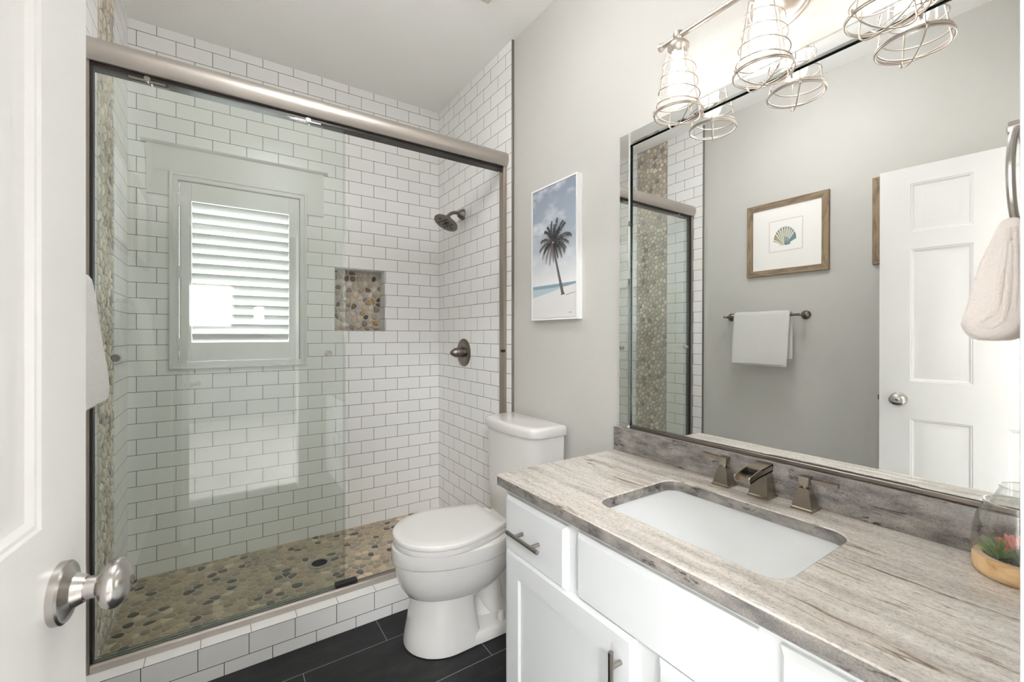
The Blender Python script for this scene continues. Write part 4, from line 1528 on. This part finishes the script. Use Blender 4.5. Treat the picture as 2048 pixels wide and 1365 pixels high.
def framed_print(label, y0, y1, z0, z1, shell):
    p = thing('framed_print', label, 'picture', (XPL, (y0 + y1) / 2, z0), 'weathered frames on the left wall')
    xw, xf_, fw = XPL + .0006, XPL + .020, 0.038
    for a in ((y0, y1, z1 - fw, z1, 'h'), (y0, y1, z0, z0 + fw, 'h'), (y0, y0 + fw, z0, z1, 'v'), (y1 - fw, y1, z0, z1, 'v')):
        bm = bm_new()
        if a[4] == 'h':
            s_ = 1 if a[3] == z1 else -1
            zo, zi = (a[3], a[2]) if s_ > 0 else (a[2], a[3])
            loft(bm, [[(xw, y0 + e0, z) , (xf_ - .004, y0 + e0, z), (xf_, y0 + e0, z)] for e0, z in ()] or
                 [[(xw, y0, zo), (xw, y1, zo), (xw, y1 - fw, zi), (xw, y0 + fw, zi)], [(xf_, y0 + .002, zo - s_ * .002), (xf_, y1 - .002, zo - s_ * .002), (xf_ - .004, y1 - fw, zi), (xf_ - .004, y0 + fw, zi)]])
            obj('frame_rail', bm, M['driftwood_h'], p, 20)
        else:
            s_ = 1 if a[1] == y1 else -1
            yo, yi = (a[1], a[0]) if s_ > 0 else (a[0], a[1])
            loft(bm, [[(xw, yo, z0), (xw, yo, z1), (xw, yi, z1 - fw), (xw, yi, z0 + fw)], [(xf_, yo - s_ * .002, z0 + .002), (xf_, yo - s_ * .002, z1 - .002), (xf_ - .004, yi, z1 - fw), (xf_ - .004, yi, z0 + fw)]])
            obj('frame_rail', bm, M['driftwood'], p, 20)
    obj('mat_board', box(bm_new(), xw, XPL + .010, y0 + fw - .004, y1 - fw + .004, z0 + fw - .004, z1 - fw + .004), M['mat'], p)
    yc, zc = (y0 + y1) / 2, (z0 + z1) / 2 + .012
    hw, hh = 0.099, 0.100
    bm = bm_new()
    X = XPL + .0104
    Lp = lambda d, x: [(x, yc - hw + d, zc - hh + d), (x, yc + hw - d, zc - hh + d), (x, yc + hw - d, zc + hh - d), (x, yc - hw + d, zc + hh - d)]
    loft(bm, [Lp(0, X - .0005), Lp(0, X), Lp(.006, X), Lp(.006, X - .0005)], False, False)
    obj('mat_bevel', bm, M['liner'], p, 0)
    obj('paper', box(bm_new(), X - .0005, X - .0002, yc - hw + .006, yc + hw - .006, zc - hh + .006, zc + hh - .006), M['paper'], p)
    if shell:
        bm = bm_new()
        by, bz = yc + .004, zc - .066           # hinge of the shell
        ribs = 13
        for i in range(ribs):
            a0, a1 = math.radians(-66 + 132 * i / ribs), math.radians(-66 + 132 * (i + 1) / ribs)
            am = (a0 + a1) / 2
            R = 0.072 + 0.052 * math.cos(am)
            # in the mirror left and right swap: +y is drawn on the left there
            P_ = lambda a, r, l=0: (X + .0002 + l, by + r * math.sin(a) * .78, bz + r * math.cos(a))
            col = 0 if i % 3 else 5
            if i >= ribs - 3:
                col = 3 if i % 2 else 0
            if i < 2:
                col = 1
            poly(bm, [P_(a0, .004), P_(a0, R * .93), P_(am, R), P_(a1, R * .93), P_(a1, .004)], col)
            for aa, wd in ((a0, .016), (a1, .016)):
                poly(bm, [P_(aa, .006, .0002), P_(aa - wd, R * .80, .0002), P_(aa - wd * 1.8, R * .945, .0002), P_(aa + wd * 1.8, R * .945, .0002), P_(aa + wd, R * .80, .0002)], 2)
            if i in (2, 3, 4, 5, 6):
                poly(bm, [P_(a0, .006, .0003), P_(am - .03, R * .45, .0003), P_(am + .03, R * .45, .0003), P_(a1, .006, .0003)], 4)
        for s_ in (-1, 1):
            poly(bm, [(X + .0003, by + s_ * .006, bz), (X + .0003, by + s_ * .034, bz + .006), (X + .0003, by + s_ * .030, bz + .018), (X + .0003, by + s_ * .012, bz + .012)], 1 if s_ < 0 else 0)
        obj('shell_picture', bm, [M['shell_a'], M['shell_b'], M['shell_c'], M['shell_d'], M['shell_e'], M['shell_f']], p, 0, recalc=False)
    return p


framed_print('driftwood framed shell watercolour above the towel bar', 1.072, 1.545, 1.630, 2.098, True)
framed_print('driftwood framed print half hidden behind the open door', 0.405, 0.872, 1.630, 2.098, False)

# ================================================================== towel bar and its towel
tb = thing('towel_bar', 'brushed nickel towel bar under the shell watercolour', 'towel bar', (XPL, 1.425, 1.372))
TBX, TBZ = XPL + .078, 1.372
for y in (1.655, 1.195):
    bm = lathe(bm_new(), (XPL + .0005, y, TBZ), (1, 0, 0), [(0.027, 0), (0.027, 0.004), (0.024, 0.010), (0.014, 0.017), (0.0085, 0.022), (0.0085, 0.066), (0.010, 0.068), (0.010, 0.088), (0.006, 0.091)], 32)
    obj('post', bm, M['pewter'], tb)
obj('bar', cyl(bm_new(), (TBX, 1.183, TBZ), (TBX, 1.667, TBZ), 0.0075, 20), M['pewter'], tb)


def towel_mesh(spine, thick, y0, y1, ny, wob, seed, ax='Y', round_=0.012):
    """a folded towel: thick sheet following a spine in the plane across the bar, extruded along the bar."""
    r = random.Random(seed)
    n = len(spine)
    bm = bm_new()
    ph = [r.uniform(0, 6.28) for _ in range(6)]
    grid = []
    for j in range(ny + 1):
        s = j / ny
        e = min(s, 1 - s) * (y1 - y0)
        k = 1.0 if e >= round_ else math.sqrt(max(0.0, 1 - (1 - e / round_) ** 2))
        k = max(k, 0.12)
        ring = []
        for side in (1, -1):
            idx = range(n) if side > 0 else range(n - 1, -1, -1)
            for i in idx:
                p = Vector(spine[i])
                d = (Vector(spine[min(i + 1, n - 1)]) - Vector(spine[max(i - 1, 0)])).normalized()
                nrm = Vector((-d.y, d.x))
                endk = 1.0 if 0 < i < n - 1 else 0.55
                q = p + nrm * (side * thick / 2 * k * endk)
                w = wob * (math.sin(7 * s + ph[0] + i * .5) + math.sin(15 * s + ph[1] + i * .9) * .6)
                ring.append((q.x + w, q.y + wob * .6 * math.sin(9 * s + ph[2] + i * .3)))
        y = y0 + (y1 - y0) * s
        grid.append([(a, y, b_) if ax == 'Y' else (y, a, b_) for a, b_ in ring])
    return loft(bm, grid)


tw_ = thing('bath_towel', 'folded white towel hung over the towel bar', 'towel', (TBX, 1.415, TBZ))
sp1 = []
for i in range(9):
    sp1.append((TBX - .018 - .004 * (1 - i / 8), 1.105 + (TBZ - 1.105) * i / 8))
for i in range(1, 8):
    a = math.pi - math.pi * i / 8
    sp1.append((TBX + .018 * math.cos(a), TBZ + .018 * math.sin(a) + .002))
for i in range(11):
    s = i / 10
    sp1.append((TBX + .018 + .034 * s ** .8, TBZ - (TBZ - 1.068) * s))
bm = towel_mesh(sp1, 0.017, 1.245, 1.588, 26, 0.0012, 3)
obj('outer_fold', bm, M['towel'], tw_, 70)
sp2 = [(TBX + .016 + .022 * (i / 8) ** .8, TBZ - .03 - (TBZ - .03 - 1.056) * i / 8) for i in range(9)]
bm = towel_mesh(sp2, 0.012, 1.252, 1.53, 20, 0.001, 9)
obj('inner_fold', bm, M['towel'], tw_, 70)

# ================================================================== towel ring on the near wall
RXC, RYC, RZC, RR = 0.862, 0.100, 1.437, 0.066
tr_ = thing('towel_ring', 'nickel towel ring at the right border in front of the mirror', 'towel ring', (RXC, YN, RZC + RR))
bm = lathe(bm_new(), (RXC, YN + .0005, RZC + RR + .004), (0, 1, 0), [(0.026, 0), (0.026, 0.004), (0.022, 0.010), (0.011, 0.016), (0.008, 0.02), (0.008, 0.05), (0.010, 0.052), (0.010, 0.064), (0.005, 0.066)], 28)
obj('post', bm, M['satin'], tr_)
bm = tube(bm_new(), [(RXC + RR * math.cos(2 * math.pi * k / 64), RYC, RZC + RR * math.sin(2 * math.pi * k / 64)) for k in range(64)], 0.0042, 10, True)
obj('ring', bm, M['satin'], tr_)
ht = thing('hand_towel', 'small blush white towel looped through the ring at the right border', 'towel', (RXC, RYC, RZC - RR))
zb_ = RZC - RR
# thick folded loop: front leaf swells toward the basin, back leaf hangs near the wall
def leaf(pts, t0, t1, x0, x1, seed, name):
    bm = bm_new()
    r = random.Random(seed)
    ny = 24
    grid = []
    n = len(pts)
    for j in range(ny + 1):
        s = j / ny
        e = min(s, 1 - s) * (x1 - x0)
        k = 1.0 if e >= .007 else max(.35, math.sqrt(max(0, 1 - (1 - e / .007) ** 2)))
        ring = []
        for side in (1, -1):
            for i in (range(n) if side > 0 else range(n - 1, -1, -1)):
                p = Vector(pts[i])
                d = (Vector(pts[min(i + 1, n - 1)]) - Vector(pts[max(i - 1, 0)])).normalized()
                nrm = Vector((-d.y, d.x))
                th = (t0 + (t1 - t0) * math.sin(math.pi * min(1, i / (n - 1) * 1.0) * .62))
                q = p + nrm * (side * th / 2 * k * (.6 if i in (0, n - 1) else 1))
                ring.append(q)
        xx = x0 + (x1 - x0) * s
        grid.append([(xx, q.x + .0012 * math.sin(11 * s + i_), q.y + .001 * math.sin(8 * s + i_)) for i_, q in enumerate(ring)])
    loft(bm, grid)
    return obj(name, bm, M['towel_p'], ht, 70)


drop = [(.0975, .0085), (.1055, .0065), (.1125, -.003), (.1215, -.026), (.1305, -.056), (.1385, -.092), (.1435, -.116), (.1432, -.126), (.1385, -.1345), (.129, -.1402),
        (.1145, -.1412), (.104, -.1375), (.0955, -.130), (.089, -.119), (.0855, -.10), (.0845, -.07), (.0850, -.035), (.0875, -.010), (.0915, .004)]
pts = []
n_ = len(drop)
for i in range(n_):                       # round the outline off
    a, b_, c_, d_ = (Vector(drop[(i + q) % n_]) for q in (-1, 0, 1, 2))
    for f_ in (0, .5):
        pts.append(0.5 * (2 * b_ + (c_ - a) * f_ + (2 * a - 5 * b_ + 4 * c_ - d_) * f_ ** 2 + (3 * b_ - a - 3 * c_ + d_) * f_ ** 3))
cen = Vector((.110, -.085))
bm = bm_new()
grid = []
for x_, k_ in ((-.068, .52), (-.0672, .70), (-.065, .84), (-.061, .94), (-.054, 1), (-.03, 1), (0, 1), (.03, 1), (.054, 1), (.062, .93), (.066, .75), (.067, .5)):
    ring = []
    for i, p in enumerate(pts):
        q = p if p.y > 0 else cen + (p - cen) * (1 - (1 - k_) * min(1, -p.y / .02) * .55)
        q = p + (q - p)
        ring.append((RXC + x_ * 1.0, q.x + .0008 * math.sin(90 * x_ + i), zb_ + q.y + .0006 * math.sin(120 * x_ + i * .7)))
    grid.append(ring)
loft(bm, grid)
obj('folded_loop', bm, M['towel_p'], ht, 75)
for nm_, pl, rr_ in (('hem_fold', [(.1005, -.004), (.1035, -.03), (.1075, -.066), (.1095, -.092), (.1130, -.106), (.1210, -.1135), (.1255, -.1165), (.1240, -.1225), (.1150, -.1235), (.1060, -.1165), (.1030, -.095), (.1010, -.06), (.0985, -.02)], .0034),
                     ('hem_fold', [(.0965, -.004), (.0955, -.035), (.0955, -.075), (.0975, -.105)], .0030)):
    bm = tube(bm_new(), [(RXC - .0675, y_, zb_ + z_) for y_, z_ in pl], rr_, 8)
    obj(nm_, bm, M['towel_p'], ht, 75)

# ================================================================== the open door on the left
DW, DT = 0.735, 0.035
dr = thing('door_1', 'open white six panel door with an oval nickel knob', 'door', (-0.233, 0.045, 0.010), None, 'structure')
dr.rotation_euler = (0, 0, math.radians(82.9))
cx_ = [0, .112, .112 + .2055, DW - .112 - .2055, DW - .112, DW]
cz_ = [0, .245, .843, 1.020, 1.645, 1.725, 1.955, 2.035]
bm = bm_new()
for i in range(5):
    for j in range(7):
        x0, x1, z0, z1 = cx_[i], cx_[i + 1], cz_[j], cz_[j + 1]
        if i in (1, 3) and j in (1, 3, 5):
            Ld = lambda d, y: [(x0 + d, y, z0 + d), (x1 - d, y, z0 + d), (x1 - d, y, z1 - d), (x0 + d, y, z1 - d)]
            loft(bm, [Ld(0, 0), Ld(.003, .0025), Ld(.007, .003), Ld(.013, .008), Ld(.022, .0085), Ld(.046, .0035), Ld(.050, .003)], False, True)
        else:
            bm.faces.new([bm.verts.new(p) for p in ((x0, 0, z0), (x1, 0, z0), (x1, 0, z1), (x0, 0, z1))])
bmesh.ops.remove_doubles(bm, verts=bm.verts[:], dist=1e-5)
for q in (((0, 0, 0), (0, DT, 0), (0, DT, 2.035), (0, 0, 2.035)), ((DW, 0, 0), (DW, DT, 0), (DW, DT, 2.035), (DW, 0, 2.035)),
          ((0, DT, 0), (DW, DT, 0), (DW, DT, 2.035), (0, DT, 2.035)), ((0, 0, 0), (DW, 0, 0), (DW, DT, 0), (0, DT, 0)), ((0, 0, 2.035), (DW, 0, 2.035), (DW, DT, 2.035), (0, DT, 2.035))):
    bm.faces.new([bm.verts.new(p) for p in q])
bmesh.ops.remove_doubles(bm, verts=bm.verts[:], dist=1e-5)
obj('door_panel', bm, M['white'], dr, 20, local=True)
KX, KZ = DW - .074, 0.932
bm = lathe(bm_new(), (KX, 0, KZ), (0, -1, 0), [(0.034, 0), (0.034, 0.007), (0.032, 0.009), (0.0285, 0.0095), (0.019, 0.0145), (0.0145, 0.024)], 48, True, True)
ro = obj('rosette', bm, M['satin'], dr, 35, local=True)
bm = lathe(bm_new(), (KX, 0, KZ), (0, -1, 0), [(0.0125, 0.0235), (0.012, 0.035)], 32)
obj('knob_neck', bm, M['satin'], dr, 35, local=True)
bm = bm_new()
pr_ = [(0.012, 0.034)] + [(0.0275 * math.sin(math.radians(a)), 0.050 - 0.0155 * math.cos(math.radians(a))) for a in range(28, 177, 9)]
lathe(bm, (KX, 0, KZ), (0, -1, 0), pr_, 48, sx=1.0, sy=1.0)
kn = obj('knob', bm, M['satin'], dr, 60, local=True)
for v in kn.data.vertices:
    v.co.x = KX + (v.co.x - KX) * 1.18
    v.co.z = KZ + (v.co.z - KZ) * 0.98
bm = lathe(bm_new(), (KX, -.0656, KZ), (0, -1, 0), [(0.005, 0), (0.005, 0.0009)], 16)
box(bm, KX - .0035, KX + .0035, -.0674, -.0664, KZ - .0008, KZ + .0008)
obj('lock_button', bm, M['pewter'], dr, 35, local=True)
obj('latch_bolt', box(bm_new(), DW, DW + .009, DT / 2 - .006, DT / 2 + .006, KZ - .012, KZ + .012, 0.002, 1), M['pewter'], dr, 35, local=True)
for z in (0.2, 1.02, 1.84):
    obj('hinge', cyl(bm_new(), (-.004, -.004, z - .045), (-.004, -.004, z + .045), 0.006, 16), M['satin'], dr, 35, local=True)

# ================================================================== ceiling vent
vt = thing('ceiling_vent', 'off white exhaust fan cover at the top border of the ceiling', 'vent', (0.9, 1.6, ZC))
bm = bm_new()
L = lambda d, z: [(0.75 + d, 1.447 + d, z), (1.042 - d, 1.447 + d, z), (1.042 - d, 1.745 - d, z), (0.75 + d, 1.745 - d, z)]
loft(bm, [L(0, ZC - .0005), L(0, ZC - .008), L(.012, ZC - .016), L(.03, ZC - .018)])
obj('cover', bm, plain('vent_plastic', s2l(214, 210, 194), 0.5), vt, 25)
for i in range(8):
    y = 1.49 + i * 0.03
    obj('slat', box(bm_new(), 0.79, 1.0, y, y + .006, ZC - .0195, ZC - .018), M['channel'], vt)

# ================================================================== terrarium on the counter
TXC, TYC = 1.205, 0.141
te = thing('terrarium', 'clear glass bowl terrarium on a round pine base at the right border', 'terrarium', (TXC, TYC, COUNTER))
bm = lathe(bm_new(), (TXC, TYC, COUNTER + .0003), (0, 0, 1), [(0.052, 0), (0.0575, 0.004), (0.060, 0.012), (0.060, 0.030), (0.059, 0.0345), (0.056, 0.036), (0.046, 0.036), (0.045, 0.034), (0.045, 0.026)], 56)
obj('wooden_base', bm, M['pine'], te, 40)
bm = bm_new()
gp = [(0.0585, 0.0345), (0.0605, 0.05), (0.0610, 0.066), (0.0595, 0.085), (0.055, 0.104), (0.048, 0.120), (0.0447, 0.1285), (0.0455, 0.1315), (0.0447, 0.1345), (0.0425, 0.135), (0.0412, 0.1325), (0.0425, 0.129), (0.0462, 0.119), (0.0532, 0.103), (0.0577, 0.085), (0.0592, 0.066), (0.0587, 0.05), (0.0567, 0.0355)]
lathe(bm, (TXC, TYC, COUNTER), (0, 0, 1), gp, 56, False, False)
obj('glass_bowl', bm, M['bowl'], te, 60)
bm = tube(bm_new(), [(TXC + .0443 * math.cos(2 * math.pi * k / 56), TYC + .0443 * math.sin(2 * math.pi * k / 56), COUNTER + .1345) for k in range(56)], 0.0015, 8, True)
obj('bowl_rim', bm, thin_glass('glass_rim', (0.86, 0.88, 0.87), 3.5), te, 60)
bm = bm_new()
r_ = random.Random(12)
for i in range(110):
    a, rr = r_.uniform(0, 6.283), 0.042 * math.sqrt(r_.random())
    s_ = r_.uniform(.003, .0052)
    mt = Matrix.Translation((TXC + rr * math.cos(a), TYC + rr * math.sin(a), COUNTER + .0275 + s_ * .6)) @ Matrix.Diagonal((s_ * 1.3, s_, s_ * .7, 1))
    bmesh.ops.create_icosphere(bm, subdivisions=1, radius=1, matrix=mt)
o = obj('gravel', bm, M['blackstone'], None, 60)
origin_to(o, (TXC, TYC, COUNTER + .027))
tag(o, 'black gravel spread inside the terrarium base', 'gravel', None, 'stuff')


def tuft(label, x, y, n, h, spread, mat, seed):
    bm = bm_new()
    r = random.Random(seed)
    z0 = COUNTER + .031
    for i in range(n):
        a = r.uniform(0, 6.283)
        el = r.uniform(.5, 1.45)
        d = Vector((math.cos(a) * math.cos(el), math.sin(a) * math.cos(el), math.sin(el)))
        L_ = h * r.uniform(.7, 1.1)
        p0 = Vector((x, y, z0)) + Vector((d.x, d.y, 0)) * .004
        pts = [p0, p0 + d * L_ * .5, p0 + d * L_ - Vector((0, 0, spread * math.cos(el)))]
        for p in pts:                                  # stay inside the bowl
            q = Vector((p.x - TXC, p.y - TYC, 0))
            lim = .042 if p.z < COUNTER + .040 else .052
            if q.length > lim:
                q = q.normalized() * lim
                p.x, p.y = TXC + q.x, TYC + q.y
        tube(bm, pts, [.0012, .0009, .0003], 5)
    o_ = obj('air_plant', bm, mat, None, 60)
    origin_to(o_, (x, y, z0))
    return tag(o_, label, 'plant', 'air plants in the terrarium')


tuft('light green spiky air plant at the mirror side of the terrarium', TXC - .012, TYC + .024, 90, .040, .008, M['leaf'], 3)
tuft('dark green spiky air plant at the front of the terrarium', TXC - .024, TYC - .010, 80, .036, .008, M['leaf2'], 5)
bm = bm_new()
for i in range(16):
    a = i * 2.4
    el = 0.35 + 0.07 * i
    d = Vector((math.cos(a) * math.cos(el), math.sin(a) * math.cos(el), math.sin(el)))
    p0 = Vector((TXC + .012, TYC + .004, COUNTER + .036))
    tube(bm, [p0, p0 + d * .014, p0 + d * .030, p0 + d * .038], [.003, .0052, .0042, .0008], 8)
cyl(bm, (TXC + .012, TYC + .004, COUNTER + .03), (TXC + .012, TYC + .004, COUNTER + .042), .005, 10)
o = obj('succulent', bm, M['succ'], None, 60)
origin_to(o, (TXC + .012, TYC + .004, COUNTER + .03))
tag(o, 'coral red succulent behind the green air plants', 'plant')
